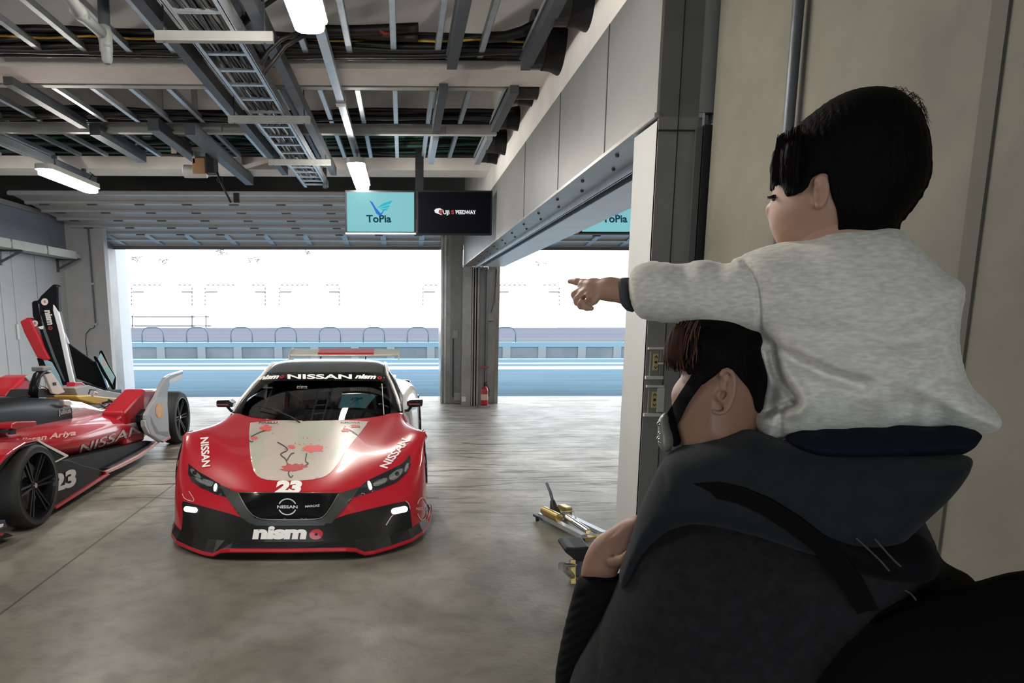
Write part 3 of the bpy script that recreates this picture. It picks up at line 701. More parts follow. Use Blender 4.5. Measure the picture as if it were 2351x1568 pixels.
# ---------------------------------------------------------------- lamps
lampem = mat('lamp_diffuser', (1,1,1), .4, emit=(1.0,.94,.85), es=46)
def lamp(name, X, y0, y1, Z, w, lab):
    t = thing(name, (X, (y0+y1)/2, Z), lab, 'ceiling lamp')
    def cap(a, b, hw, z0, z1):
        pts = []; r = hw*.7
        for cxx, cyy, s in ((X+hw-r, b-r, 0), (X-hw+r, b-r, 90), (X-hw+r, a+r, 180), (X+hw-r, a+r, 270)):
            for k in range(4): an = math.radians(s+k*30); pts.append((cxx+r*math.cos(an), cyy+r*math.sin(an), z0))
        return MB().prism(pts, (0,0,z1-z0))
    obj('housing', cap(y0-.03, y1+.03, w/2+.015, Z+.03, Z+.08), mat('lamp_housing', (.55,.55,.52), .5), t)
    obj('diffuser', cap(y0, y1, w/2, Z-.02, Z+.03), lampem, t, bevel=.01)
    for y in (y0+.25, y1-.2):
        obj('hanger', MB().tube([(X,y,Z+.08),(X,y,Z+.2)], .008, 6).box(X-.02,X+.02,y-.02,y+.02,Z+.18,Z+.21), M['darksteel'], t)
    obj('lead', MB().tube([(X,y1-.05,Z+.08),(X-.05,y1+.02,Z+.12),(X-.03,y1+.08,Z+.20),(X+.03,y1+.03,Z+.17),(X,y1-.05,Z+.2)], .005, 6), M['black'], t)
    return t
RZ = 3.36
a = at(825,382,Z=RZ); XR = a.x
tag(obj('steel_channel_rail', MB().box(XR-.03,XR+.03,2.3,a.y,RZ,RZ+.05), M['steel']), 'long grey channel rail carrying both middle lamps', 'steel rail')
tag(obj('cable_clamp', MB().box(XR-.04,XR+.04,at(783,235,Z=RZ).y,at(783,240,Z=RZ).y+.03,RZ-.01,RZ+.06), M['whitesteel']), 'small pale clamp around the lamp rail', 'clamp')
b = at(714,70,Z=3.17); c2 = at(833,433,Z=3.14)
lamp('ceiling_lamp', b.x, b.y-1.25, b.y, 3.17, .155, 'large glowing strip lamp at the top edge of the picture')
lamp('ceiling_lamp', c2.x, c2.y-1.25, c2.y, 3.14, .15, 'small glowing strip lamp just above the turquoise screen')
l1, l2 = at(215,440,Z=3.08), at(98,395,Z=3.08)
lamp('ceiling_lamp', (l1.x+l2.x)/2, l2.y, l1.y, 3.08, .15, 'glowing strip lamp hanging at the left above the formula car')
for (x_, y_, lab_) in (((l1.x+l2.x)/2, 3.6, 'unseen strip lamp added to the left row above the nose of the formula car'), (4.8, 8.0, 'unseen strip lamp added to the right bay near its screens'), (4.8, 3.0, 'unseen strip lamp added to the right bay nearer the camera')):  # out-of-view lamps added to brighten the interior
    lamp('ceiling_lamp', x_, y_-1.25, y_, 3.17, .15, lab_)
# ---------------------------------------------------------------- chain hoist
HY = 7.9
def hb(x0,y0,x1,y1,d0=0,d1=.2):
    a, b = at(x0,y1,Y=HY), at(x1,y0,Y=HY); return MB().box(a.x,b.x,HY+d0,HY+d1,a.z,b.z)
t = thing('chain_hoist', at(460,395,Y=HY), 'electric chain hoist with white motor and brown box under the ceiling rails', 'hoist')
obj('brown_box', hb(442,362,470,398), mat('hoist_brown', (.36,.20,.10), .6), t, bevel=.008)
obj('trolley', hb(432,340,492,347,-.05,.25).box(*[v for v in (at(440,345,Y=HY).x, at(446,345,Y=HY).x, HY, HY+.15, at(440,375,Y=HY).z, at(440,345,Y=HY).z)]).box(at(478,345,Y=HY).x, at(484,345,Y=HY).x, HY, HY+.15, at(440,375,Y=HY).z, at(440,345,Y=HY).z), M['whitesteel'], t)
m1 = at(430,393,Y=HY+.1)
obj('motor', MB().tube([at(421,393,Y=HY+.08), at(424,393,Y=HY+.08), at(440,394,Y=HY+.08), at(476,398,Y=HY+.08)], [.045,.07,.07,.05], 16), mat('motor_white', (.55,.57,.58), .4, .2), t, smooth=True, auto=45)
obj('gearbox', hb(473,352,492,397,-.02,.15), M['black'], t, bevel=.01)
obj('label_plate', hb(393,330,404,352,0,.01), mat('tan_plate', (.5,.42,.33), .6), t)
obj('pendant_cable', MB().tube([at(498,395,Y=HY), at(512,430,Y=HY), at(525,455,Y=HY), at(530,465,Y=HY)], .012, 7), M['black'], t, smooth=True)
obj('pendant_hook', MB().tube([at(505,412,Y=HY)+Vector((.03*math.cos(a_),0,.03*math.sin(a_))) for a_ in [k*.6 for k in range(11)]], .006, 6).box(*(lambda p: (p.x-.03,p.x+.03,p.y-.02,p.y+.02,p.z-.06,p.z+.04))(at(543,452,Y=HY))), M['black'], t)
obj('hanging_frame', MB().beam(at(368,285,Y=7.4),at(368,305,Y=7.4),.05,.02,(0,1,0)).beam(at(368,305,Y=7.4),at(450,307,Y=7.4),.05,.02,(0,1,0)).beam(at(450,285,Y=7.4),at(450,307,Y=7.4),.05,.02,(0,1,0)), M['whitesteel'], t)
tag(obj('grey_box', MB().box(*(lambda p,q:(p.x,q.x,9.0,9.12,q.z,p.z))(at(535,364,Y=9.05),at(557,377,Y=9.05))), M['pvc']), 'small grey junction box on the far pale beam right of the hoist', 'junction box')
# vertical drop plates in the middle row
for px, lab in ((368,'left pale drop plate hanging behind the middle row of struts'), (447,'right pale drop plate hanging behind the middle row of struts')):
    a, b = at(px-5,255,Y=6.9), at(px+5,207,Y=6.9); tag(obj('drop_plate', MB().box(a.x,b.x,6.88,6.9,a.z,b.z), M['whitesteel']), lab, 'bracket')
# ---------------------------------------------------------------- left wall cable tray
t = thing('wall_cable_tray', (LX+.3, 9, 2.7), 'pale cable tray on brackets along the left partition', 'cable tray')
ta, tb = at(0,524,X=LX+.35), at(190,568,X=LX+.35); tz = 2.62
obj('tray', MB().box(LX+.1, LX+.36, 4, 12.3, tz, tz+.012).box(LX+.35, LX+.36, 4, 12.3, tz, tz+.09).box(LX+.1, LX+.11, 4, 12.3, tz, tz+.06), M['whitesteel'], t)
pl_ = MB(); y = 4.2
while y < 11.4: pl_.box(LX+.36, LX+.372, y, y+.95, tz-.005, tz+.12); y += 1.0
obj('joint_plates', pl_, M['whitesteel'], t)
for px in (12, 141):
    y = at(px,570,X=LX+.1).y
    obj('bracket', MB().beam((LX,y,tz-.18),(LX+.34,y,tz-.01),.03,.03).box(LX,LX+.36,y-.02,y+.02,tz-.02,tz).box(LX,LX+.03,y-.02,y+.02,tz-.22,tz), M['darksteel'], t)
# door stickers on left partition
sw = at(40,762,X=LX)
tag(obj('door_handle', MB().box(LX,LX+.02,sw.y-.03,sw.y+.03,sw.z-.12,sw.z+.12), M['white'], bpy.data.objects['wall_left'], bevel=.01), 'white handle plate')
# ---------------------------------------------------------------- screens
def scr(name, x0, y0, x1, y1, Y, fr, lab, scrmat):
    a, b = at(x0,y1,Y=Y), at(x1,y0,Y=Y)
    t = thing(name, ((a.x+b.x)/2, Y+.04, a.z), lab, 'television')
    obj('casing', MB().box(a.x,b.x,Y+.004,Y+.08,a.z,b.z), M['black'], t, bevel=.006)
    obj('screen', MB().box(a.x+fr,b.x-fr,Y-.002,Y+.006,a.z+fr,b.z-fr), scrmat, t)
    return t, a, b
TY = 8.3
tur = mat('turquoise_screen', (.003,.006,.006), .8, spec=0, emit=(.21,.50,.54), es=.46)
dks = mat('dark_screen', (.003,.0035,.006), .6, spec=.05)
def emis(n, c, s=1): return mat(n, tuple(v*.02 for v in c), .9, emit=c, es=s*.42, spec=0)
E_dk = emis('logo_dark', (.01,.05,.07)); E_b1 = emis('logo_blue', (.03,.16,.55)); E_b2 = emis('logo_teal', (.03,.45,.55)); E_wh = emis('logo_white', (.85,.85,.85)); E_rd = emis('logo_red', (.45,.05,.05))
def topia(t, ox, Y):
    k = .003
    v, f = fittext('ToPia', (ox+50, 510), (56, 0), (-3, -17), step=4, bold=.03, shear=.12)
    obj('logo_lettering', MB().add([at(p[0],p[1],Y=Y-k) for p in v], f), E_dk, t)
    def P(pts): return [at(ox+a, b, Y=Y-k) for a, b in pts]
    obj('logo_wing', MB().add(P([(55,460),(62,464),(70,477),(81,490),(91,479),(83,494),(79,496),(71,490),(64,476)]), [tuple(range(9))]), E_b1, t)
    mb = MB()
    for A in ([(71,478),(88,466),(108,460),(104,467),(88,473)], [(75,479),(90,474),(103,470),(100,476),(90,478)], [(80,481),(92,479),(99,478),(95,483),(88,484)]): mb.add(P(A), [tuple(range(len(A)))])
    obj('logo_feathers', mb, E_b2, t)
t1, a_, b_ = scr('hanging_screen', 793,437,955,536, TY, .022, 'turquoise hanging television screen showing a winged logo', tur)
topia(t1, 793, TY)
a2 = at(793,537,Y=TY); b2 = at(955,536,Y=TY)
obj('bottom_trim', MB().box(a2.x,b2.x,TY-.004,TY+.01,a2.z-.004,a2.z+.014), M['steel'], t1)
t2, a_, b_ = scr('hanging_screen', 956,437,1131,539, TY, .02, 'black hanging television screen with a small white and red logo', dks)
for s_, x_, w_ in (('UJI', 1018, 16), ('PEEDWAY', 1047, 48)):
    v, f = fittext(s_, (x_,491.5), (w_,0), (-3,-9), step=4, bold=.03, shear=.2)
    obj('logo_lettering', MB().add([at(p[0],p[1],Y=TY-.004) for p in v], f), E_wh, t2)
v, f = fittext('S', (1036,491.5), (8,0), (-2,-9), step=4, bold=.04, shear=.2)
obj('logo_letter_red', MB().add([at(p[0],p[1],Y=TY-.004) for p in v], f), E_rd, t2)
mb = MB().add([at(a,b,Y=TY-.004) for a,b in ((997,483),(1001,479),(1010,478),(1016,481),(1008,482),(1007,488),(1015,494),(1006,491),(999,488))], [tuple(range(9))])
obj('logo_swoosh', mb, E_wh, t2)
mb = MB().add([at(a,b,Y=TY-.004) for a,b in ((1009,482),(1017,480),(1019,484),(1014,487),(1016,494),(1008,488))], [tuple(range(6))])
obj('logo_swoosh_red', mb, mat('dark_red', (.25,.05,.05), .5), t2)
t3, a_, b_ = scr('hanging_screen', 1332,437,1494,536, TY, .022, 'turquoise hanging television screen of the right bay, partly hidden by the soffit', tur)
topia(t3, 1335, TY)
scp = thing('screen_pole', (at(963,400,Y=TY+.1).x, TY+.12, at(963,500,Y=TY).z), 'black ceiling pole holding the two hanging screens', 'pole')
pxx = at(963,400,Y=TY+.1).x
obj('pole', MB().box(pxx-.048,pxx+.048,TY+.085,TY+.17,at(963,500,Y=TY).z,at(963,290,Y=TY+.1).z), M['black'], scp)
obj('ceiling_flange', MB().box(pxx-.09,pxx+.09,TY+.04,TY+.2,at(963,312,Y=TY).z,at(963,288,Y=TY+.1).z), M['black'], scp)
obj('flange_bolts', MB().box(pxx-.10,pxx-.08,TY+.04,TY+.06,at(963,314,Y=TY).z,at(963,308,Y=TY).z).box(pxx+.08,pxx+.10,TY+.04,TY+.06,at(963,314,Y=TY).z,at(963,308,Y=TY).z), M['chrome'], scp)
obj('cross_bar', MB().box(at(850,450,Y=TY).x,at(1100,450,Y=TY).x,TY+.08,TY+.11,at(963,480,Y=TY).z,at(963,470,Y=TY).z), M['black'], scp)
scp2 = thing('screen_pole', (at(1497,400,Y=TY+.1).x, TY+.12, 3), 'black pole behind the screen of the right bay', 'pole')
q_ = at(1497,400,Y=TY+.1).x; obj('pole', MB().box(q_-.05,q_+.05,TY+.085,TY+.17,2.9,4.5), M['black'], scp2)
# ---------------------------------------------------------------- near column at the right
QY = 3.14; cz = 4.5
def fx_(px, py=600): return at(px, py, Y=QY).x
nc = thing('partition_column', (PX+.11, QY+.16, 0), 'tall grey partition column with a dark front face behind the man', 'column')
obj('side_face', MB().box(PX, PX+.02, QY+.004, QY+.32, 0, 2.53), M['colside'], nc)
obj('front_face', MB().box(PX, fx_(1583), QY, QY+.02, 0, cz), M['colfront'], nc)
obj('core', MB().box(PX+.02, fx_(1583), QY+.02, QY+.32, 0, 2.53), M['colfront'], nc)
obj('edge_trim', MB().box(fx_(1576), fx_(1590), QY-.02, QY+.02, 0, at(1590,295,Y=QY).z), mat('edge_trim_grey', (.07,.07,.07), .5), nc)
obj('cover_plate', MB().box(PX+.13, CWX, QY+.01, QY+.03, 0, cz), M['colfront'], nc)
obj('seam', MB().box(fx_(1556,300)-.002, fx_(1556,300)+.002, QY-.002, QY, 0, cz), M['black'], nc)
obj('dark_gap', MB().box(fx_(1592), CWX+.12, QY-.03, QY+.01, 0, at(1600,290,Y=QY).z), M['black'], nc)
obj('top_bracket', MB().box(PX-.004, fx_(1583), QY-.006, QY, at(1500,298,Y=QY).z-.006, at(1500,298,Y=QY).z), M['black'], nc)
def plate(x0,y0,x1,y1,lab,lever):
    c = at((x0+x1)/2, y1, Y=QY)
    a, b = at(x0,y1,Y=QY), at(x1,y0,Y=QY)
    t = thing('door_switch_panel', (c.x, QY-.005, a.z), lab, 'switch panel')
    w = b.x-a.x; h = b.z-a.z
    obj('back_box', MB().box(a.x+.01,b.x-.01,QY-.012,QY,a.z+.01,b.z-.01), mat('switch_plate_grey', (.16,.155,.14), .4, .3), t, bevel=.003)
    obj('top_label', MB().box(a.x,b.x,QY-.016,QY,b.z-.010,b.z), mat('label_strip', (.42,.42,.41), .5), t)
    obj('bottom_label', MB().box(a.x-.006,b.x,QY-.016,QY,a.z,a.z+.014), mat('label_strip', (.42,.42,.41), .5), t)
    bx0, bx1 = a.x+w*.32, a.x+w*.62
    obj('button_plate', MB().box(bx0,bx1,QY-.018,QY-.01,a.z+h*.28,b.z-h*.2), mat('brass_plate', (.40,.32,.14), .4, .3), t)
    bz0, bz1 = a.z+h*.28, b.z-h*.2; cxb = (bx0+bx1)/2
    for i, kz in enumerate((.82,.5,.18)):
        z = bz0+(bz1-bz0)*kz; r = .007
        if i == 1: mb = MB().box(cxb-r*.8,cxb+r*.8,QY-.021,QY-.018,z-r*.8,z+r*.8)
        else:
            s = 1 if i == 0 else -1
            mb = MB().beam((cxb-r,QY-.0195,z-s*r*.7),(cxb,QY-.0195,z+s*r*.7),.003,.003,(0,1,0)).beam((cxb+r,QY-.0195,z-s*r*.7),(cxb,QY-.0195,z+s*r*.7),.003,.003,(0,1,0))
        obj('button', mb, M['black'], t)
    if lever:
        obj('latch_rod', MB().tube([(b.x-.022,QY-.02,a.z+.02),(b.x-.022,QY-.02,b.z-.015)], .0025, 6).tube([(b.x-.035,QY-.025,(a.z+b.z)/2),(b.x-.008,QY-.025,(a.z+b.z)/2)], .005, 6), M['chrome'], t)
    else: obj('white_cover', MB().box(b.x-.03,b.x+.004,QY-.02,QY,a.z+.02,b.z-.012), mat('pale_cover', (.34,.36,.36), .4), t, bevel=.003)
plate(1483,797,1524,870,'upper small switch panel with brass up and down buttons and a latch rod on the dark column', True)
plate(1479,884,1522,955,'lower small switch panel with brass up and down buttons and a pale cover on the dark column', False)
# ================================================================ race car
CXO, CYO = -.80, 4.57
red = mat('racing_red_paint', (.37,.010,.020), .3, coat=.5, spec=.25)
carw = mat('car_white_paint', (.72,.70,.66), .3, coat=1.0)
carb = mat('gloss_black_panel', (.006,.0065,.007), .12, coat=.5, spec=.2)
satb = mat('satin_black_bumper', (.008,.0085,.0085), .4, coat=.12, spec=.2)
satg = mat('satin_grey_surround', (.030,.033,.032), .35, coat=.4)
rubber = mat('tyre_rubber', (.016,.016,.016), .65)
rimb = mat('black_rim', (.014,.014,.015), .2, .6, coat=.5)
lett = mat('white_lettering', (.72,.70,.68), .45)
def net(half, quads, lv, mirror=True, origin=(0,0,0), creases=()):
    """half: list of (x,y,z); quads: list of (indices, tag). returns evaluated world verts, faces, tags"""
    bm = bmesh.new(); R_ = [bm.verts.new(p) for p in half]
    Lv = [r if (not mirror or abs(half[i][0]) < 1e-6) else bm.verts.new((-half[i][0], half[i][1], half[i][2])) for i, r in enumerate(R_)]
    for q, tg in quads:
        try: f = bm.faces.new([R_[i] for i in q]); f.material_index = tg
        except ValueError: pass
        if mirror:
            try: f = bm.faces.new([Lv[i] for i in reversed(q)]); f.material_index = tg
            except ValueError: pass
    cl = bm.edges.layers.float.new('crease_edge')
    cs = {frozenset(c): w for *c, w in creases}
    bm.edges.ensure_lookup_table()
    for e in bm.edges:
        ia = [k for k, (r, l) in enumerate(zip(R_, Lv)) if e.verts[0] in (r, l)]; ib = [k for k, (r, l) in enumerate(zip(R_, Lv)) if e.verts[1] in (r, l)]
        for a in ia:
            for b in ib:
                if frozenset((a, b)) in cs: e[cl] = cs[frozenset((a, b))]
    me = bpy.data.meshes.new('n'); bm.to_mesh(me); bm.free()
    o = bpy.data.objects.new('n', me); SC.collection.objects.link(o)
    md = o.modifiers.new('s', 'SUBSURF'); md.levels = lv; md.render_levels = lv
    dg = bpy.context.evaluated_depsgraph_get(); dg.update(); ev = bpy.data.meshes.new_from_object(o.evaluated_get(dg))
    V = [v.co+Vector(origin) for v in ev.vertices]; Fc = [tuple(p.vertices) for p in ev.polygons]; T = [p.material_index for p in ev.polygons]
    bpy.data.objects.remove(o); bpy.data.meshes.remove(me); bpy.data.meshes.remove(ev)
    return V, Fc, T
def sub(V, Fc, keep):
    idx = {}; mb = MB()
    for f in Fc:
        if keep(f):
            for i in f:
                if i not in idx: idx[i] = len(mb.v); mb.v.append(tuple(V[i]))
            mb.f.append(tuple(idx[i] for i in f))
    return mb
def clean(mb):
    used = sorted({i for f in mb.f for i in f}); m = {a: b for b, a in enumerate(used)}
    mb.v = [mb.v[i] for i in used]; mb.f = [tuple(m[i] for i in f) for f in mb.f]; return mb
xs = [0,.28,.50,.68,.82,.93,.985,1.0]
rows = [
 [(0,.05,.10),(.28,.07,.10),(.5,.11,.10),(.68,.18,.10),(.82,.30,.10),(.93,.47,.10),(.985,.66,.10),(1.0,.95,.10)],
 [(0,.10,.27),(.28,.115,.27),(.5,.20,.26),(.68,.26,.26),(.82,.36,.26),(.93,.50,.27),(.985,.68,.28),(1.003,.95,.28)],
 [(0,.15,.40),(.28,.17,.40),(.5,.27,.37),(.68,.36,.36),(.82,.44,.38),(.93,.55,.40),(.985,.70,.43),(1.005,.95,.45)],
 [(0,.17,.45),(.28,.2,.45),(.5,.33,.44),(.68,.45,.455),(.82,.58,.50),(.93,.68,.53),(.98,.8,.57),(1.005,.98,.60)],
 [(0,.26,.487),(.28,.29,.492),(.5,.43,.50),(.68,.58,.53),(.80,.72,.60),(.90,.80,.65),(.965,.88,.69),(1.0,1.0,.71)],
 [(0,.5,.56),(.27,.52,.57),(.48,.62,.58),(.64,.76,.62),(.77,.90,.69),(.87,.95,.73),(.94,1.0,.745),(.985,1.06,.735)],
 [(0,.8,.64),(.26,.82,.65),(.45,.9,.65),(.6,1.0,.66),(.72,1.12,.70),(.82,1.18,.745),(.89,1.2,.75),(.95,1.24,.72)],
 [(0,1.1,.72),(.25,1.12,.725),(.43,1.2,.72),(.57,1.3,.715),(.68,1.4,.72),(.76,1.45,.755),(.82,1.5,.75),(.875,1.52,.70)],
 [(0,1.35,.785),(.25,1.38,.785),(.43,1.47,.785),(.57,1.6,.785),(.67,1.7,.79),(.75,1.78,.795),(.80,1.82,.78),(.84,1.85,.72)]]
hv = [p for r in rows for p in r]; nc_ = 8
fq = [((i*nc_+j, i*nc_+j+1, (i+1)*nc_+j+1, (i+1)*nc_+j), 0) for i in range(8) for j in range(7)]
# side panel: edge chain r3..r8 last column going down to the sill
sideidx = []
chain = [3*nc_+7, 4*nc_+7, 5*nc_+7, 6*nc_+7, 7*nc_+7, 8*nc_+7]
col = {0: [chain[0], 2*nc_+7, 1*nc_+7, 0*nc_+7]}
def addv(p): hv.append(p); return len(hv)-1
bx = [None, 1.004, 1.002, .985, .93, .87]; by = [None, 1.02, 1.10, 1.27, 1.56, 1.86]
for k in range(1, 6):
    c = [chain[k]]
    for z in (.42, .27, .10): c.append(addv((bx[k]+(.0 if z > .3 else .01), by[k], z)))
    col[k] = c
for k in range(5):
    for j in range(3): fq.append(((col[k][j], col[k+1][j], col[k+1][j+1], col[k][j+1]), 0))
# door and rear quarter
st = [(2.3,[(.80,.80),(.85,.74),(.87,.45),(.885,.27),(.90,.10)]), (2.8,[(.80,.83),(.88,.78),(.90,.5),(.92,.27),(.94,.10)]),
      (3.2,[(.78,.86),(.95,.84),(.985,.55),(1.0,.27),(1.0,.10)]), (3.63,[(.74,.89),(.97,.88),(1.02,.6),(1.02,.3),(1.02,.12)]),
      (4.0,[(.70,.89),(.95,.88),(1.01,.6),(1.0,.3),(1.0,.14)]), (4.3,[(.66,.88),(.89,.86),(.95,.6),(.95,.35),(.93,.2)])]
prev = [8*nc_+6, col[5][0], col[5][1], col[5][2], col[5][3]]
for y, pts in st:
    cur = [addv((x, y, z)) for x, z in pts]
    for j in range(4): fq.append(((prev[j], cur[j], cur[j+1], prev[j+1]), 1))
    prev = cur
# rear deck + tail
deck = [addv((0,3.55,1.0)), addv((0,4.3,.90))]; tail = [addv((0,4.38,.5)), addv((.6,4.36,.5))]
cr = [(3*nc_+j, 3*nc_+j+1, .55) for j in range(7)] + [(chain[k], chain[k+1], .35) for k in range(5)]
V, Fc, T = net(hv, fq, 3, origin=(CXO, CYO, 0), creases=cr)
AY, AZ, AR = 1.13, .34, .385; BY_ = 3.66
def arch(f):
    c = sum((V[i] for i in f), Vector())/len(f); lx = abs(c.x-CXO); ly = c.y-CYO
    return lx > .8 and (math.hypot(ly-AY, c.z-AZ) < AR and ly > .74 or math.hypot(ly-BY_, c.z-AZ) < AR)
car = thing('race_car', (CXO, CYO+2.2, 0), 'red race car with cherry blossom bonnet and number 23, facing the camera', 'race car')
body = sub(V, Fc, lambda f: not arch(f))
fr = [k for k in range(len(Fc))]
b1 = obj('front_body', sub(V, [Fc[k] for k in fr if T[k] == 0 and not arch(Fc[k])], lambda f: True), red, car, smooth=True)
for sd in (-1, 1): obj('rear_wing_panel', sub(V, [Fc[k] for k in fr if T[k] == 1 and not arch(Fc[k]) and (V[Fc[k][0]].x-CXO)*sd > 0], lambda f: True), carw, car, smooth=True)
md = b1.modifiers.new('t', 'SOLIDIFY'); md.thickness = .004; md.offset = -1
bodybvh = BVHTree.FromPolygons([tuple(v) for v in V], Fc)
def W_(x, y, z): return Vector((CXO+x, CYO+y, z))
obj('underbody', MB().box(CXO-.66, CXO+.66, CYO+.55, CYO+4.25, .07, .40).box(CXO-.45, CXO+.45, CYO+.3, CYO+.55, .09, .34), M['black'], car)
obj('tail_panel', MB().box(CXO-.9, CXO+.9, CYO+4.2, CYO+4.3, .3, .86), carb, car, bevel=.03)
obj('rear_deck', MB().grid([[W_(x,y,z) for x in (-.72,-.3,.3,.72)] for y, z in ((2.9,.9),(3.4,1.0),(3.9,.95),(4.3,.88))]), carw, car, smooth=True)
am = []
for s in (-1, 1):
    for yc in (AY, BY_):
        x = (1.0 if yc < 2 else 1.02)*s
        pts = [W_(x - (0 if yc > 2 else s*.0), yc+AR*math.cos(a), AZ+AR*math.sin(a)) for a in [math.radians(d) for d in range(-25 if yc > 2 else -25, (206 if yc > 2 else 176), 8)] ]
        pts = [p for p in pts if p.z > .09]
        obj('wheel_arch_lip', MB().tube([Vector((p.x-s*(.02+.06*max(0,(p.z-.5))), p.y, p.z)) for p in pts], .014, 8), carb, car, smooth=True)
        obj('arch_liner', MB().lathe([(AR,-.01*s),(AR*.96,-.12*s),(AR*.8,-.18*s),(AR*.8,-.3*s)], W_(x*.985, yc, AZ), 'x', 40), M['black'], car, smooth=True)
# windscreen, cabin
cab_rows = [
 [(0,1.33,.785),(.3,1.38,.785),(.55,1.56,.787),(.70,1.73,.79),(.775,1.83,.795)],
 [(0,1.62,.885),(.3,1.66,.885),(.53,1.80,.885),(.70,1.93,.885),(.748,2.03,.885)],
 [(0,2.02,1.01),(.3,2.05,1.01),(.53,2.14,1.005),(.65,2.24,1.0),(.69,2.33,.995)],
 [(0,2.33,1.095),(.3,2.36,1.093),(.49,2.42,1.088),(.60,2.50,1.078),(.64,2.56,1.07)],
 [(0,2.62,1.165),(.3,2.64,1.163),(.47,2.68,1.157),(.58,2.73,1.145),(.625,2.76,1.12)],
 [(0,2.98,1.212),(.27,2.98,1.21),(.45,2.98,1.205),(.565,2.98,1.190),(.61,2.98,1.16)],
 [(0,3.35,1.20),(.27,3.35,1.195),(.42,3.35,1.185),(.53,3.35,1.17),(.58,3.35,1.14)],
 [(0,3.85,1.06),(.25,3.85,1.055),(.38,3.85,1.045),(.46,3.85,1.03),(.50,3.85,1.0)],
 [(0,4.2,.92),(.25,4.2,.92),(.38,4.2,.915),(.46,4.2,.91),(.5,4.2,.9)]]
cv = [p for r in cab_rows for p in r]; cq = []
for i in range(8):
    for j in range(4):
        tg = 0 if (i < 3) else 1 if i < 6 else 2
        if j == 3 and i < 3: tg = 3
        cq.append(((i*5+j, i*5+j+1, (i+1)*5+j+1, (i+1)*5+j), tg))
# side glass between roof edge (col 4) and belt line
belt = [(.775,1.83,.795),(.79,2.05,.80),(.80,2.33,.81),(.805,2.56,.82),(.805,2.76,.83),(.79,2.98,.845),(.76,3.35,.86),(.70,3.85,.88),(.66,4.2,.88)]
bi = [i for i in range(9)]
def addc(p): cv.append(p); return len(cv)-1
bidx = [4]+[addc(p) for p in belt[1:]]
midx = [None]+[addc(tuple((Vector(cab_rows[i][4])*.5+Vector(belt[i])*.5+Vector((.02,0,.01))))) for i in range(1, 9)]
cq.append(((4, 9, midx[1], bidx[1]), 4))
for i in range(1, 8):
    tg = 4 if i in (1,2,3,4) else 1
    cq.append(((i*5+4, (i+1)*5+4, midx[i+1], midx[i]), tg)); cq.append(((midx[i], midx[i+1], bidx[i+1], bidx[i]), tg))
V2, F2, T2 = net(cv, cq, 3, origin=(CXO, CYO, 0))
cabbvh = BVHTree.FromPolygons([tuple(v) for v in V2], F2)
def part2(name, tags, m, sd=0, **k):
    return obj(name, sub(V2, [F2[i] for i in range(len(F2)) if T2[i] in tags and (not sd or (sum(V2[j].x for j in F2[i])/len(F2[i])-CXO)*sd > 0)], lambda f: True), m, car, smooth=True, **k)
ws = part2('windscreen', (0,), glassmat('car_windscreen_glass', (.55,.58,.60), 1.45, 0))
roofm = mat('gloss_dark_roof', (.035,.035,.035), .18, coat=1)
part2('roof', (1,), roofm)
part2('rear_glass', (2,), carb)
for sd in (-1, 1): part2('windscreen_pillar', (3,), carb, sd)
for sd in (-1, 1): part2('side_window', (4,), glassmat('car_side_glass', (.75,.78,.80), 1.3, 0), sd)
# sky reflection along the pillar edges, modelled as white tubes
for s in (-1, 1):
    pts = [W_(s*(cab_rows[i][4][0]*1.004+.004), cab_rows[i][4][1], cab_rows[i][4][2]+.004) for i in range(0, 8)]
    obj('pillar_reflection', MB().tube(pts, [.008,.012,.013,.013,.014,.015,.012,.008], 8), carw, car, smooth=True)
# interior
it = mat('dark_interior', (.01,.01,.013), .7)
obj('cabin_floor', MB().box(CXO-.68, CXO+.68, CYO+1.75, CYO+3.3, .55, .6), it, car)
obj('rear_bulkhead', MB().prism([W_(-.72,2.95,.6),W_(.72,2.95,.6),W_(.66,2.95,1.0),W_(.50,2.95,1.17),W_(-.50,2.95,1.17),W_(-.66,2.95,1.0)], (0,.03,0)), it, car)
obj('dashboard', MB().prism([W_(-.66,1.5,.7),W_(-.66,1.95,.80),W_(-.66,2.05,.78),W_(-.66,2.05,.6),W_(-.66,1.6,.6)], (1.32,0,0)), it, car)
rc = mat('roll_cage_grey', (.05,.05,.055), .4)
obj('roll_cage', MB().tube([W_(-.55,1.95,.75),W_(-.47,2.45,1.02),W_(-.45,2.75,1.11),W_(.45,2.75,1.11),W_(.47,2.45,1.02),W_(.55,1.95,.75)], .02, 8).tube([W_(-.60,2.8,.6),W_(-.45,2.8,1.11),W_(.45,2.8,1.11),W_(.60,2.8,.6)], .02, 8).tube([W_(-.4,2.8,.7),W_(.4,2.8,1.08)], .02, 8), rc, car, smooth=True)
for s in (-1, 1):
    c = W_(s*.34, 2.6, .6)
    obj('race_seat', MB().grid([[W_(s*.34+x*w, 2.55+.08*abs(x)**0+dy-.10*abs(x)*2*(.5), z) for x in (-.5,-.42,-.2,0,.2,.42,.5)] for z, w, dy in ((.6,.5,0),(.75,.52,.05),(.88,.5,.1),(.98,.34,.14),(1.06,.26,.16))]), it, car, smooth=True)
    obj('seat_harness', MB().box(c.x-.10,c.x-.05,CYO+2.52,CYO+2.54,.72,.93).box(c.x+.05,c.x+.10,CYO+2.52,CYO+2.54,.72,.93), mat('harness_red', (.25,.02,.02), .6), car)
obj('steering_wheel', MB().tube([W_(-.34+.14*math.cos(a), 2.12, .83+.11*math.sin(a)) for a in [k*math.pi/8 for k in range(17)]], .014, 8), M['black'], car, smooth=True)
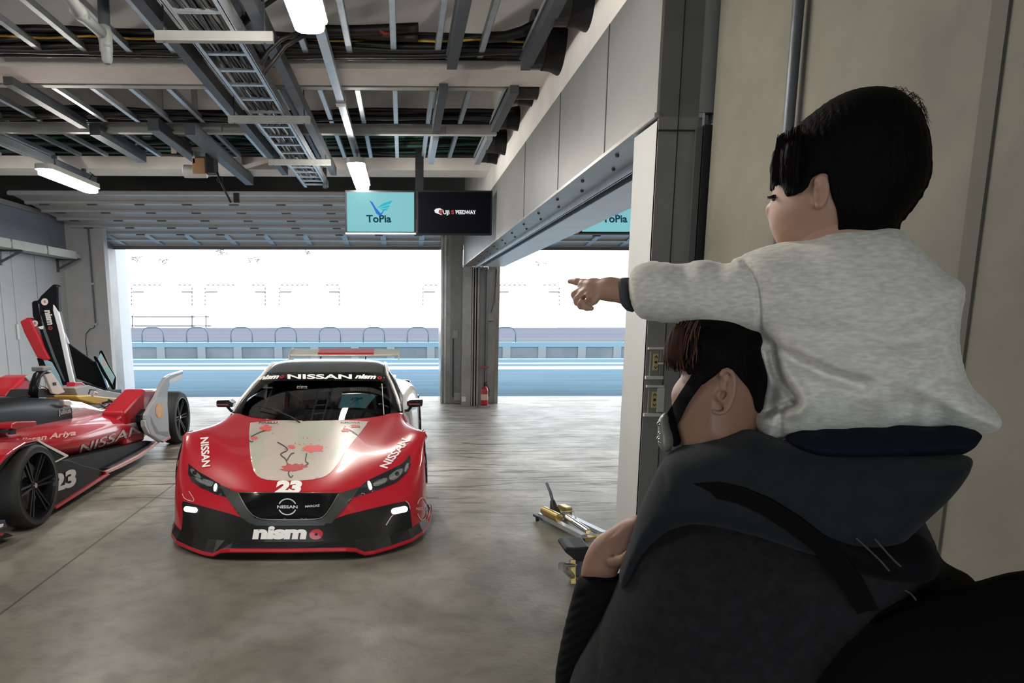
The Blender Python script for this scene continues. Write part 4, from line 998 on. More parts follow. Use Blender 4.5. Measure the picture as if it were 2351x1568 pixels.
# drape helpers in the zoom frame
def Z5(p): return [(380+a/3.016, 780+b/3.016) for a, b in p]
def patch(name, poly, m, off=.002, bvh=None, smooth=2, par=None, step=5, holes=(), z=Z5):
    P = z(poly)
    if smooth: P = smoothpoly(P, smooth)
    v, f = poly2d([Vector(p) for p in P], step, holes)
    mb = clean(drape(v, f, bvh or bodybvh, off))
    return obj(name, mb, m, par or car, smooth=True)
def stk(name, lines, w, m, off=.003, bvh=None, par=None, z=Z5):
    mb = MB()
    for L in lines:
        P = smoothpoly(z(L), 2, False); v, f = stroke2d(P, w); v, f = tess(v, f, 4); d = drape(v, f, bvh or bodybvh, off); mb.add(d.v, d.f)
    return obj(name, mb, m, par or car)
def letters(name, s, org, ux, uy, m, off=.003, bvh=None, par=None, z=True, **k):
    k3 = 3.016 if z else 1; o_ = Z5([org])[0] if z else org
    v, f = fittext(s, o_, (ux[0]/k3, ux[1]/k3), (uy[0]/k3, uy[1]/k3), step=3, **k)
    return obj(name, clean(drape(v, f, bvh or bodybvh, off)), m, par or car)
# bumper, grille, lamps
obj_b = patch('bumper_intake', [(113,1118),(150,1124),(300,1165),(520,1225),(575,1265),(635,1288),(1100,1288),(1190,1228),(1400,1175),(1655,1117),(1680,1125),(1692,1180),(1702,1260),(1712,1345),(1712,1480),(60,1480),(60,1395),(100,1360),(118,1290),(122,1200)], satb, .003, smooth=1)
vg = patch('grille_surround', [(372,1003),(500,1057),(1205,1061),(1345,1022),(1300,1092),(1185,1230),(1150,1268),(1090,1287),(630,1287),(570,1264),(522,1227),(425,1092)], satg, .006, smooth=0)
vi = patch('grille', [(508,1062),(1200,1065),(1140,1170),(1104,1222),(1060,1245),(680,1249),(620,1234),(580,1195),(540,1130)], carb, .009, smooth=0, par=car)
stk('grille_edge_line', [[(512,1066),(560,1160),(600,1210),(640,1234),(700,1247),(1050,1246),(1100,1222),(1140,1165),(1195,1070)]], 1.6, mat('grille_chrome_line', (.35,.36,.36), .25, .8), .012)
hlg = mat('headlamp_dark_glass', (.02,.022,.024), .06, coat=1)
chl = mat('headlamp_reflector', (.50,.53,.52), .18, .8)
drl = mat('daytime_lamp', (1,1,1), .3, emit=(.95,.98,1), es=.7)
for side, out, refl, bar in (('l', [(160,860),(230,915),(330,972),(378,1000),(428,1092),(350,1070),(250,1028),(182,980),(158,930)],
        [[(176,888),(235,930),(252,968),(205,950),(176,918)], [(250,962),(330,984),(338,1000),(318,1024),(270,1006)], [(200,950),(262,975),(285,1010),(225,985)]], [(343,1000),(364,1004),(356,1055),(336,1050)]),
      ('r', [(1692,798),(1697,870),(1668,925),(1600,988),(1500,1030),(1400,1066),(1300,1092),(1345,1022),(1400,975),(1550,905),(1640,860)],
        [[(1660,868),(1684,850),(1680,900),(1650,930)], [(1550,935),(1640,885),(1640,925),(1590,975),(1545,975)], [(1432,995),(1530,952),(1535,985),(1480,1012),(1440,1020)]], [(1393,985),(1414,983),(1432,1038),(1408,1046)])):
    hl = patch('headlight', out, hlg, .004, smooth=0)
    for r_ in refl: patch('reflector', r_, chl, .007, smooth=1, par=hl, step=3)
    c = (205,925) if side == 'l' else (1603,932)
    patch('lens', [(c[0]+16*math.cos(a), c[1]+14*math.sin(a)) for a in [k*.628 for k in range(10)]], hlg, .010, smooth=0, par=hl, step=2)
    patch('light_bar', bar, drl, .010, smooth=1, par=hl, step=2)
def capsule2(cx_, cy_, hw, hh, rot):
    o = []
    for s, a0 in ((1,-90),(-1,90)):
        for k in range(7):
            a = math.radians(a0+k*30); x = s*(hw-hh)+hh*math.cos(a); y = hh*math.sin(a); o.append((cx_+x*math.cos(rot)-y*math.sin(rot), cy_+x*math.sin(rot)+y*math.cos(rot)))
    return o
for (a, b, c, d, e) in ((181,1178,48,19,.15), (1615,1182,58,21,-.22)):
    fl = patch('bumper_lamp', capsule2(a,b,c,d,e), drl, .010, smooth=0, step=2)
    for i in range(3):
        q = (a+(i-1)*24*math.cos(e), b+(i-1)*24*math.sin(e)); patch('led', [(q[0]+5*math.cos(t_), q[1]+5*math.sin(t_)) for t_ in [k*1.05 for k in range(6)]], mat('led_grey', (.5,.52,.55), .3, emit=(.7,.72,.75), es=.3), .012, smooth=0, par=fl, step=2)
# corner recess edges beside the lamps
stk('intake_edge_line', [[(1660,1118),(1682,1135),(1690,1170)], [(120,1068),(135,1105),(215,1128),(165,1050)]], 1.4, mat('pale_edge_line', (.6,.5,.48), .3), .006)
# bonnet panel with blossom
wp = mat('bonnet_cream', (.50,.44,.39), .3, coat=1)
hp = patch('bonnet_panel', [(590,560),(1408,556),(1384,600),(1255,760),(1180,880),(1130,935),(1060,965),(900,978),(720,975),(645,955),(612,915),(590,830),(580,720),(580,620)], wp, .002, smooth=1, step=7)
gp_ = mat('bonnet_pale_green', (.43,.44,.36), .3, coat=1)
for pl2 in ([(590,600),(650,640),(700,740),(660,830),(640,880),(660,930),(625,915),(600,840),(588,730)], [(860,565),(1200,562),(1160,640),(1040,700),(1000,790),(1060,860),(960,800),(900,740),(930,650)], [(1200,700),(1260,680),(1230,750),(1150,850),(1120,820)]):
    patch('pale_green_swirl', pl2, gp_, .003, par=hp, step=6)
br = mat('blossom_branch', (.03,.022,.022), .5); bl = mat('blossom_coral', (.55,.075,.075), .5); bl2 = mat('blossom_deep', (.38,.05,.05), .5)
stk('branch', [[(775,712),(830,742),(852,768),(802,788),(795,802),(838,830),(845,885)], [(842,838),(868,792),(892,786)], [(978,788),(965,850),(998,858),(950,884),(890,898),(858,908),(848,930),(868,962),(882,942)], [(590,676),(650,644),(700,628)], [(1330,665),(1292,636),(1250,620)], [(1345,612),(1318,596),(1290,602)], [(580,700),(592,712),(608,705)]], 2.8, br, .004, par=hp)
random.seed(5)
def splat(cx_, cy_, rx, ry, n=18):
    return [(cx_+rx*(random.uniform(.45,1.1))*math.cos(2*math.pi*k/n), cy_+ry*random.uniform(.4,1.15)*math.sin(2*math.pi*k/n)) for k in range(n)]
for i, (a, b, c, d) in enumerate(((870,745,32,17),(1020,762,88,30),(885,882,105,30),(700,612,48,24),(612,685,34,13),(1312,598,42,16),(1252,630,38,18),(1060,745,40,18),(850,900,60,18))):
    v, f = poly2d([Vector(p) for p in Z5(splat(a,b,c,d))], 4); obj('blossom', clean(drape(v, f, bodybvh, .0045)), bl if i % 3 != 2 else bl2, hp)
mb = MB()
for i in range(46):
    a, b = random.choice(((870,740),(1020,750),(880,885),(700,612),(1280,615),(940,720)))
    q = (a+random.gauss(0,60), b+random.gauss(0,28)); r_ = random.uniform(1.5,4.5)
    v, f = poly2d([Vector(p) for p in Z5([(q[0]+r_*1.6*math.cos(t_), q[1]+r_*math.sin(t_)) for t_ in [k*1.05 for k in range(6)]])], 3); d_ = drape(v, f, bodybvh, .0045); mb.add(d_.v, d_.f)
tag(obj('petal_flecks', mb, bl, hp), kind='stuff')
letters('sponsor_lettering', 'PIRELLI', (645,584), (135,-2), (-2,-13), br, .004, par=hp, bold=.02, shear=.2)
letters('sponsor_lettering', 'RIMOWA', (1212,583), (135,0), (-3,-13), br, .004, par=hp, bold=.02, shear=.2)
letters('race_number', '23', (753,1061), (188,0), (6,-80), lett, .004, bold=.07, shear=.12)
# lettering on the bodywork
letters('maker_lettering', 'nism', (603,1374), (372,0), (8,-86), lett, .006, bold=.06, shear=.05)
letters('maker_lettering_red', 'o', (994,1374), (94,0), (8,-86), red, .006, bold=.07, shear=.05)
letters('maker_lettering', 'NISSAN', (243,681), (14,203), (54,-6), lett, .004, bold=.03)
letters('maker_lettering', 'NISSAN', (1532,894), (160,-196), (-52,-16), lett, .004, bold=.03)
def ring(name, cx_, cy_, rx, ry, w, m, off, txt=None, rot=0, gap=22, bvh=None, txtw=None, par=None, th=20):
    mb = MB()
    for a0, a1 in ((gap,180-gap),(180+gap,360-gap)):
        pts = []
        for k in range(17):
            a = math.radians(a0+(a1-a0)*k/16); x, y = rx*math.cos(a), ry*math.sin(a)
            pts.append((cx_+x*math.cos(rot)-y*math.sin(rot), cy_+x*math.sin(rot)+y*math.cos(rot)))
        v, f = stroke2d(Z5(pts), w); d_ = drape(v, f, bvh or bodybvh, off); mb.add(d_.v, d_.f)
    o = obj(name, mb, m, par or car)
    if txt:
        tw = txtw or rx*2.4; c_, s_ = math.cos(rot), math.sin(rot)
        letters('badge_lettering', txt, (cx_-tw/2*c_-s_*-th/2, cy_-tw/2*s_+c_*th/2), (tw*c_, tw*s_), (s_*th*1.0, -c_*th), m, off+.001, par=o, bold=.03, bvh=bvh)
    return o
silver = mat('badge_silver', (.62,.64,.65), .3, .4)
ring('nose_badge', 846, 1158, 60, 54, 2.6, silver, .013, 'NISSAN', txtw=140, th=20)
letters('hood_badge_lettering', 'MARCAZ', (968,1163), (100,-8), (0,-14), silver, .013, bold=.03)
ring('side_badge', 1775, 1170, 36, 76, 2.2, mat('side_badge_pink', (.60,.36,.35), .4), .005, 'NISSAN', rot=-.0, gap=26)
def Wb(n, s, org, ux, uy, m, **k): return letters(n, s, org, ux, uy, m, .004, cabbvh, **k)
patch('windscreen_banner', [(655,232),(700,226),(1490,226),(1512,240),(1520,285),(1495,290),(1100,283),(700,288),(622,292)], carb, .002, cabbvh, smooth=0, step=6)
Wb('maker_lettering', 'NISSAN', (845,272), (445,0), (0,-30), lett, bold=.03)
Wb('maker_lettering', 'nism', (648,278), (135,-9), (10,-30), lett, bold=.05, shear=.3)
Wb('maker_lettering_red', 'o', (790,268), (30,-2), (6,-28), red, bold=.05, shear=.2)
Wb('maker_lettering', 'nism', (1312,268), (143,4), (8,-29), lett, bold=.05, shear=.2)
Wb('maker_lettering_red', 'o', (1464,274), (32,2), (4,-28), red, bold=.05)
grl = mat('faint_grey_lettering', (.16,.16,.17), .5)
letters('dashboard_lettering', 'nism', (908,336), (72,0), (4,-24), grl, .0, cabbvh, bold=.04)
letters('dashboard_lettering', 'BRIDE', (1280,352), (120,0), (0,-18), grl, .0, cabbvh, bold=.03)
stk('windscreen_reflex_strip', [[(1498,305),(1512,520)]], 1.3, lett, .003, cabbvh)
mr_ = at(*Z5([(1190,308)])[0], Y=CYO+2.30)
obj('interior_mirror', MB().prism([at(*q, Y=CYO+2.3) for q in Z5([(1135,294),(1244,294),(1228,322),(1160,324)])], (0,.02,0)), mat('mirror_grey', (.30,.28,.27), .2, .3), car)
obj('wiper', MB().tube([at(*q, Y=y_) for (q, y_) in zip(Z5([(930,572),(860,530),(740,480),(640,455)]), (CYO+1.30,CYO+1.38,CYO+1.55,CYO+1.68))], .006, 6), M['black'], car)
# splitter
lip = [(0,0,.082),(.40,.012,.082),(.47,.03,.072),(.53,.06,.035),(.60,.09,.035),(.72,.17,.043),(.86,.29,.052),(.95,.46,.055),(1.0,.64,.062),(1.03,.85,.085),(1.04,1.0,.10)]
lipf = [(-a,b,c) for a,b,c in reversed(lip[1:])]+lip
L3 = [W_(*p) for p in lipf]
sp = MB(); k = len(L3)
vs = []
for i, p in enumerate(L3):
    c = W_(lipf[i][0]*.985, lipf[i][1]+.025, 0)
    vs += [p+Vector((0,0,-.014)), p+Vector((0,-.006,-.004)), p+Vector((0,0,.014)), Vector((c.x,c.y+.02,p.z+.016)), Vector((c.x,c.y+.02,p.z-.014))]
fsx = [(i*5+j, i*5+(j+1)%5, (i+1)*5+(j+1)%5, (i+1)*5+j) for i in range(k-1) for j in range(5)]
obj('front_splitter_edge', MB().add(vs, fsx+[tuple(range(5)), tuple((k-1)*5+j for j in range(5))]), red, car)
rows_ = []
body0 = [(0,.06),(.28,.075),(.40,.09),(.47,.105),(.53,.12),(.60,.145),(.72,.21),(.84,.33),(.93,.48),(.98,.65),(.99,.85),(.99,1.0)]
def by0(x):
    x = abs(x)
    for (a, b), (c, d) in zip(body0, body0[1:]):
        if a <= x <= c: return b+(d-b)*(x-a)/max(c-a,1e-6)
    return 1.0
up = [W_(p[0]*.97, max(by0(p[0]*.97), p[1]*.98)+.0, .128) for p in lipf]
obj('splitter_shelf', MB().grid([[p+Vector((0,.0,.008)) for p in L3], up]), satb, car, smooth=False)
for s in (-1, 1):
    obj('corner_blade', MB().prism([W_(s*.95,.48,.05),W_(s*1.015,.80,.08),W_(s*1.015,.84,.15),W_(s*.985,.66,.11)], (s*.006,0,0)), red, car)
    obj('side_skirt', MB().prism([W_(s*.86,1.52,.06),W_(s*.86,3.2,.06),W_(s*1.0,3.2,.06),W_(s*.98,1.52,.06)], (0,0,.03)), carb, car)
# mirrors
for s, zz in ((-1, [(350,428),(358,420),(440,418),(470,440),(462,468),(360,466),(352,460)]), (1, [(1672,430),(1690,418),(1775,415),(1783,425),(1778,462),(1690,470),(1672,455)])):
    P = [at(*q, Y=CYO+2.10) for q in Z5(zz)]
    mh = obj('door_mirror', MB().prism(P, (0,.13,0)), carb, car, bevel=.012)
    cc = sum(P, Vector())/len(P)
    obj('mirror_trim', MB().box(cc.x-.055,cc.x+.055,CYO+2.085,CYO+2.1,cc.z-.014,cc.z-.002), mat('mirror_red_trim', (.25,.03,.03), .3), mh)
    obj('mirror_arm', MB().tube([Vector((cc.x-s*.02,CYO+2.16,cc.z-.03)), Vector((cc.x-s*.06,CYO+2.16,cc.z-.08)), W_(s*.82,2.12,.76)], .014, 8), M['black'], mh, smooth=True)
# wheels
def wheel(root, c, R_, w, s, spokes=10, m=None, rk=.72):
    """tyre, rim on +/-x side"""
    h = w/2; rr = R_*rk
    t = obj('wheel', MB().lathe([(rr,-h),(R_*.93,-h),(R_*.985,-h*.82),(R_,-h*.5),(R_,h*.5),(R_*.985,h*.82),(R_*.93,h),(rr,h)], c, 'x', 48), rubber, root, smooth=True, auto=40)
    mb = MB().lathe([(rr*1.02, s*h*1.0),(rr*.97, s*h*1.02),(rr*.94, s*h*.8),(rr*.90, s*h*.1),(rr*.90,-s*h*.9)], c, 'x', 48)
    mb.lathe([(0,s*h*.62),(R_*.10,s*h*.62),(R_*.14,s*h*.5),(R_*.15,s*h*.1),(0,s*h*.1)], c, 'x', 24)
    for k in range(spokes):
        a = 2*math.pi*k/spokes
        for da in ((-.10,.10) if spokes > 5 else (-.16,.16)):
            p0 = Vector(c)+Vector((s*h*.52, R_*.12*math.cos(a+da*3), R_*.12*math.sin(a+da*3))); p1 = Vector(c)+Vector((s*h*.78, rr*.95*math.cos(a+da), rr*.95*math.sin(a+da)))
            mb.beam(p0, p1, .016, .022, (1,0,0))
    obj('rim', mb, m or rimb, t, smooth=False)
    obj('brake_disc', MB().lathe([(R_*.2,-.01),(R_*.58,-.01),(R_*.58,.01),(R_*.2,.01)], (c[0]-s*h*.2,c[1],c[2]), 'x', 32), mat('brake_disc', (.2,.2,.2), .4, .8), t)
    obj('centre_nut', MB().lathe([(0,s*h*.75),(R_*.06,s*h*.75),(R_*.07,s*h*.6)], c, 'x', 12), M['chrome'], t)
    return t
for s in (-1, 1):
    wheel(car, tuple(W_(s*.83, AY, .34)), .34, .28, s, 5)
    wheel(car, tuple(W_(s*.85, BY_, .34)), .34, .28, s, 5)
# rear wing
wy = 9.25-CYO
def wp_(q): return at(*Z5([q])[0], Y=9.25)
zA, zB = wp_((1200,112)).z, wp_((1200,78)).z; xa_, xb_ = wp_((862,100)).x, wp_((1612,100)).x
xm0, xm1 = wp_((1055,90)).x, wp_((1440,90)).x
wcol = mat('wing_pale_olive', (.45,.45,.36), .4, coat=.5)
wing = obj('rear_wing', MB().prism([(xa_,9.25,zA),(xa_,9.22,zA+.015),(xa_,9.30,zA+.03),(xa_,9.52,zB+.01),(xa_,9.54,zB),(xa_,9.40,zA+.02)], (xb_-xa_,0,0)), wcol, car)
obj('centre_flap', MB().prism([(xm0,9.218,zA+.02),(xm0,9.25,zA+.042),(xm0,9.50,zB+.022),(xm0,9.50,zB+.012),(xm0,9.24,zA+.02)], (xm1-xm0,0,0)), mat('wing_red', (.40,.03,.04), .4, coat=.6), wing)
obj('leading_edge', MB().tube([(xa_,9.225,zA+.008),(xb_,9.225,zA+.008)], .012, 8), mat('wing_edge_cream', (.7,.68,.6), .3), wing, smooth=True)
for x, s in ((xa_,-1),(xb_,1)):
    obj('end_plate', MB().prism([(x,9.18,zA-.05),(x,9.56,zA-.07),(x,9.58,zB+.03),(x,9.46,zB+.04),(x,9.2,zA+.02)], (s*.012,0,0)), wcol, wing)
for s in (-1,1): obj('wing_stay', MB().prism([W_(s*.3,4.2,.88),W_(s*.3,4.3,.88),(CXO+s*.3,9.45,zA+.03),(CXO+s*.3,9.33,zA+.02)], (.012,0,0)), carb, wing)
# ================================================================ open-wheel formula car
FX = -3.72
fc = thing('formula_car', (FX, 7.2, 0), 'red and black open-wheel formula car with number 23 parked at the left', 'formula car')
def Z4(p): return [(a/3.733, 840+b/3.733) for a, b in p]
def Z3(p): return [(a/3.733, 480+b/3.733) for a, b in p]
def curve(pts, X):
    c = [at(*q, X=X) for q in Z4(pts)]; return [(p.y, p.z) for p in c]
def interp(c, y):
    if y <= c[0][0]: return c[0][1]
    for (a, b), (d, e) in zip(c, c[1:]):
        if a <= y <= d: return b+(e-b)*(y-a)/(d-a)
    return c[-1][1]
cb_ = curve([(-100,905),(330,850),(600,812),(1000,722),(1350,645)], -3.14)
cs_ = curve([(-100,760),(330,700),(620,670),(860,610),(1060,550),(1370,480)], -3.04)
ch_ = curve([(-50,660),(330,590),(600,520),(800,480),(1000,445),(1250,410)], -3.16)
ct_ = curve([(-40,560),(320,500),(640,440),(830,400),(950,385),(1080,385)], -3.42)
YS = [4.6,5.1,5.6,6.1,6.6,7.1,7.6,8.1,8.6,9.2]
half = []; q_ = []
for y in YS:
    t_ = min(1, max(0, (y-5.6)/.6)); t2 = max(0, (y-8.3)/.9)
    nar = .30*(1-t_)           # narrower beside the front wheel
    xb, x1, x2, x3 = .58-nar+.0, .68-nar*1.2, .56-nar, .30-.1*nar
    x1 -= .25*t2; xb -= .2*t2
    zt = interp(ct_, y)
    half += [(.0, y, interp(cb_, y)-.02), (xb, y, interp(cb_, y)), (x1, y, interp(cs_, y)), (x2, y, interp(ch_, y)), (x3, y, zt), (0, y, zt+.02)]
for i in range(len(YS)-1):
    for j in range(5): q_.append(((i*6+j, i*6+j+1, (i+1)*6+j+1, (i+1)*6+j), 0))
for i in (0, len(YS)-1): q_.append((tuple(i*6+j for j in range(6)), 0))
V3, F3, T3 = net(half, q_, 2, origin=(FX, 0, 0))
fbody = obj('body_shell', sub(V3, F3, lambda f: True), red, fc, smooth=True)
fbvh = BVHTree.FromPolygons([tuple(v) for v in V3], F3)
# nose reaching towards the camera (outside the picture)
obj('nose_cone', MB().grid([[ (FX+x*w, y, z+zz*h) for x, zz in ((-1,0),(-.7,.8),(0,1),(.7,.8),(1,0),(.7,-.8),(0,-1),(-.7,-.8))] for y, w, z, h in ((5.1,.30,.45,.14),(4.4,.2,.40,.11),(3.9,.12,.33,.06),(3.75,.04,.3,.02))], closed=True), red, fc, smooth=True)
def px_(name, zpts, X, th, m, par=None, bev=.006, z=Z4, **k):
    P = [at(*q, X=X) for q in z(zpts)]
    return obj(name, MB().prism(P, (-th,0,0)), m, par or fc, bevel=bev, **k)
# cockpit tub
rim = curve([(-60,270),(290,268),(560,292),(700,305),(800,345),(900,385)], -3.42)
ys2 = [5.0,5.6,6.2,6.7,7.1,7.4,7.8,8.2]
rows2 = []
for y in ys2:
    a, b = interp(ct_, y)-.03, max(interp(rim, y), interp(ct_, y)+.0)
    rows2.append([(FX+.31,y,a),(FX+.315,y,a*.4+b*.6),(FX+.28,y,b),(FX+.2,y,b+.005),(FX-.2,y,b+.005),(FX-.28,y,b),(FX-.315,y,a*.4+b*.6),(FX-.31,y,a)])
k0 = 4
tubm = mat('gloss_black_tub', (.004,.0045,.006), .35, coat=.04, spec=.12)
tub = obj('cockpit_side', MB().grid(rows2[:k0+1]), tubm, fc, smooth=True)
obj('engine_bay_cowl', MB().grid(rows2[k0:]), mat('cowl_pale_rose', (.42,.32,.32), .22, coat=1), fc, smooth=True)
tbvh = BVHTree.FromPolygons([v for r in rows2 for v in r], [(i*8+j, i*8+j+1, (i+1)*8+j+1, (i+1)*8+j) for i in range(len(rows2)-1) for j in range(7)])
# roll hoop
hx = FX
def hp3(q, X=hx): return at(*Z4([q])[0], X=X)
hoop = obj('roll_hoop', MB().tube([hp3((285,275)), hp3((292,170)), hp3((318,85)), hp3((365,45)), hp3((410,60)), hp3((440,130)), hp3((470,235))], [.05,.045,.04,.036,.035,.035,.04], 12), tubm, fc, smooth=True)
obj('hoop_strut', MB().prism([hp3(q, hx+.05) for q in ((385,75),(445,60),(470,90),(560,225),(500,245),(455,235))], (-.03,0,0)), mat('pale_beige_strut', (.52,.45,.40), .35), fc, bevel=.006)
obj('strut_mark', MB().prism([hp3(q, hx+.055) for q in ((453,143),(478,140),(482,166),(457,170))], (.004,0,0)), M['black'], fc)
obj('camera_pod', MB().box(*(lambda p: (p.x-.06,p.x+.06,p.y-.10,p.y+.08,p.z-.015,p.z+.03))(hp3((362,28)))), mat('pod_grey', (.2,.2,.2), .3), fc, bevel=.01)
obj('head_rest', MB().prism([hp3(q) for q in ((255,268),(300,200),(420,195),(480,270))], (-.25,0,0)), M['black'], fc, bevel=.01)
obj('hoop_brace', MB().tube([hp3((300,195)), hp3((375,185)), hp3((455,232))], .012, 8).tube([hp3((290,135)), hp3((360,185))], .010, 8), M['chrome'], fc, smooth=True)
px_('far_sidepod', [(55,262),(120,190),(222,98),(278,72),(275,268)], -4.05, .3, red, bev=.03)
px_('far_sidepod_edge', [(222,98),(245,82),(280,70),(270,135),(245,130)], -4.04, .02, M['pvc'], bev=.004)
# exposed engine bay
px_('yellow_cover', [(650,258),(780,252),(900,268),(1010,275),(1130,300),(1120,320),(960,310),(900,330),(830,325),(770,310),(690,290)], -3.6, .35, mat('ochre_yellow', (.55,.38,.06), .4), bev=.01)
random.seed(3)
for (pts, r, m_) in (([(880,320),(950,300),(1000,325)], .012, M['black']), ([(900,340),(960,330),(1010,355),(1060,340)], .014, M['chrome']), ([(930,290),(975,320),(1030,340)], .010, M['black']), ([(1000,300),(1050,320),(1110,330)], .012, M['black']), ([(1030,280),(1080,270),(1120,290)], .008, M['white']), ([(760,240),(770,205),(820,205)], .008, M['black']), ([(790,255),(805,225),(830,235)], .014, mat('pink_grey_fitting', (.6,.45,.45), .4)), ([(950,400),(1000,380),(1035,362)], .010, M['white']), ([(860,330),(900,360),(960,370)], .012, M['darksteel'])):
    obj('suspension_link', MB().tube([at(*q, X=-3.45) for q in Z4(pts)], r, 8), m_, fc, smooth=True)
px_('rear_crossbeam', [(900,215),(1040,200),(1044,245),(900,255)], -4.0, .3, M['black'])
px_('rear_red_cover', [(640,140),(700,138),(745,170),(700,195),(640,190)], -4.0, .1, red)
px_('rear_floor_plate', [(640,190),(760,165),(900,210),(1140,255),(1190,232),(1240,235),(1100,300),(680,290)], -3.9, .3, mat('mid_grey_plate', (.25,.25,.26), .4))
# rear fender
fen = px_('rear_bodywork', [(1060,395),(1120,330),(1242,200),(1368,195),(1330,290),(1250,400),(1240,640),(1080,690)], -3.10, .25, red, bev=.03)
gp2 = mat('fender_satin_grey', (.23,.24,.25), .35, coat=.3)
def fender_pts(): return [(1575,38),(1566,76),(1500,112),(1462,150),(1440,230),(1438,330),(1446,430),(1452,560),(1461,612),(1400,652),(1370,640),(1292,590),(1262,520),(1250,465),(1252,420),(1300,335),(1345,260),(1390,160),(1425,98),(1465,72)]
fd = px_('rear_wheel_fender', fender_pts(), -2.93, .05, gp2, bev=.012)
px_('fender_edge', [(1250,465),(1262,520),(1292,590),(1370,640),(1385,655),(1340,625),(1275,580),(1245,520),(1240,470)], -2.925, .05, mat('fender_pale_edge', (.42,.42,.42), .3), par=fd, bev=.003)
px_('fender_shadow_panel', [(1205,420),(1250,370),(1252,465),(1290,590),(1240,560),(1205,480)], -2.97, .06, tubm, par=fd)
px_('fender_inset', [(1290,430),(1302,500),(1340,580),(1450,612),(1440,560),(1360,560),(1325,500)], -2.928, .006, mat('fender_dark_inset', (.09,.09,.09), .3), par=fd, bev=.001)
px_('fender_red_tip', [(1395,645),(1461,600),(1465,620),(1405,656)], -2.927, .03, red, par=fd, bev=.001)
px_('winglet_tab', [(1455,118),(1562,72),(1563,112),(1490,140),(1452,150)], -2.925, .03, mat('winglet_white', (.6,.6,.58), .4), par=fd, bev=.002)
# scallop emblem
sc = [(1338,350),(1335,385),(1338,420),(1350,432),(1353,445),(1382,450),(1388,436),(1396,425),(1398,390),(1394,350),(1382,326),(1365,318),(1348,328)]
em = px_('fender_emblem', smoothpoly(sc, 1), -2.926, .004, mat('emblem_orange', (.62,.27,.10), .5), par=fd, bev=0)
for i in range(-2, 3): 
    px_('emblem_rib', [(1365+i*2,432),(1368+i*2,432),(1368+i*12,338+abs(i)*9),(1364+i*12,338+abs(i)*9)], -2.9255, .003, mat('emblem_amber', (.66,.42,.20), .5), par=fd, bev=0)
frm = mat('dark_formula_rim', (.008,.008,.009), .35, spec=.3)
wheel(fc, (-3.03, 9.10, .345), .345, .22, 1, 6, frm, rk=.76)
wheel(fc, (-3.03, 5.46, .335), .335, .20, 1, 6, frm, rk=.82)
wheel(fc, (-4.40, 9.10, .345), .345, .22, -1, 7)
wheel(fc, (-4.40, 5.53, .335), .335, .22, -1, 7)
for y in (5.53, 9.10):
    for dz in (.1, -.08): obj('wishbone', MB().tube([(-3.1,y,.33+dz),(-3.5,y+.25,.36+dz)], .012, 8).tube([(-3.1,y,.33+dz),(-3.5,y-.25,.36+dz)], .012, 8).tube([(-4.3,y,.33+dz),(-3.9,y+.25,.36+dz)], .012, 8).tube([(-4.3,y,.33+dz),(-3.9,y-.25,.36+dz)], .012, 8), M['black'], fc, smooth=True)
# front wheel fairing
ff = px_('front_wheel_fairing', [(-40,880),(40,800),(110,740),(200,680),(330,648),(400,690),(585,768),(575,785),(475,830),(448,790),(400,745),(320,715),(230,700),(150,735),(60,830),(0,920)], -2.96, .30, tubm, bev=.01)
px_('red_wheel_cover', [(-60,870),(0,830),(60,760),(120,715),(220,655),(320,630),(335,640),(230,668),(130,730),(50,800),(-20,880)], -2.955, .32, red, bev=.008)
px_('fairing_edge', [(326,634),(345,640),(400,672),(588,766),(584,776),(470,832),(468,824),(560,776),(395,690),(325,645)], -2.952, .01, mat('pale_edge', (.6,.6,.58), .3), par=ff, bev=.001)
# side floor and bargeboard
bb = px_('bargeboard', [(420,780),(470,800),(600,812),(700,850),(900,902),(938,935),(700,1075),(482,1215),(440,1200),(455,1000)], -2.98, .35, mat('bargeboard_black', (.008,.008,.009), .5, spec=.2), bev=.004)
px_('floor_board', [(440,1195),(700,1040),(930,925),(890,880),(1350,650),(1250,640),(600,800),(440,900)], -3.05, .9, M['black'], bev=0)
px_('floor_edge_near', [(480,1208),(700,1065),(915,925),(900,905),(918,900),(942,932),(700,1090),(485,1226)], -2.95, .03, mat('floor_edge_red', (.40,.03,.035), .35, coat=.5), bev=.002)
px_('floor_edge_far', [(900,905),(1030,848),(1200,760),(1355,650),(1372,655),(1210,785),(1040,872),(940,915)], -2.97, .03, mat('floor_edge_pink', (.52,.22,.21), .3, coat=.6), bev=.002)
px_('lower_panel', [(900,880),(1350,640),(1360,660),(1040,850)], -3.0, .05, tubm, bev=0)
px_('front_wing_tip', [(-40,1330),(45,1318),(60,1385),(-40,1420)], -2.95, .2, mat('wing_tip_blue', (.02,.03,.07), .3), bev=.003)
px_('wing_tip_mark', [(0,1358),(32,1352),(26,1375),(0,1388)], -2.945, .006, M['white'], bev=0)
px_('front_wing_plate', [(-120,1440),(0,1430),(60,1430),(115,1455),(30,1480),(-120,1500)], -2.97, .8, M['black'], bev=0)
px_('wing_lower_red', [(-60,1435),(40,1432),(20,1455),(-60,1462)], -2.96, .02, red, bev=0)
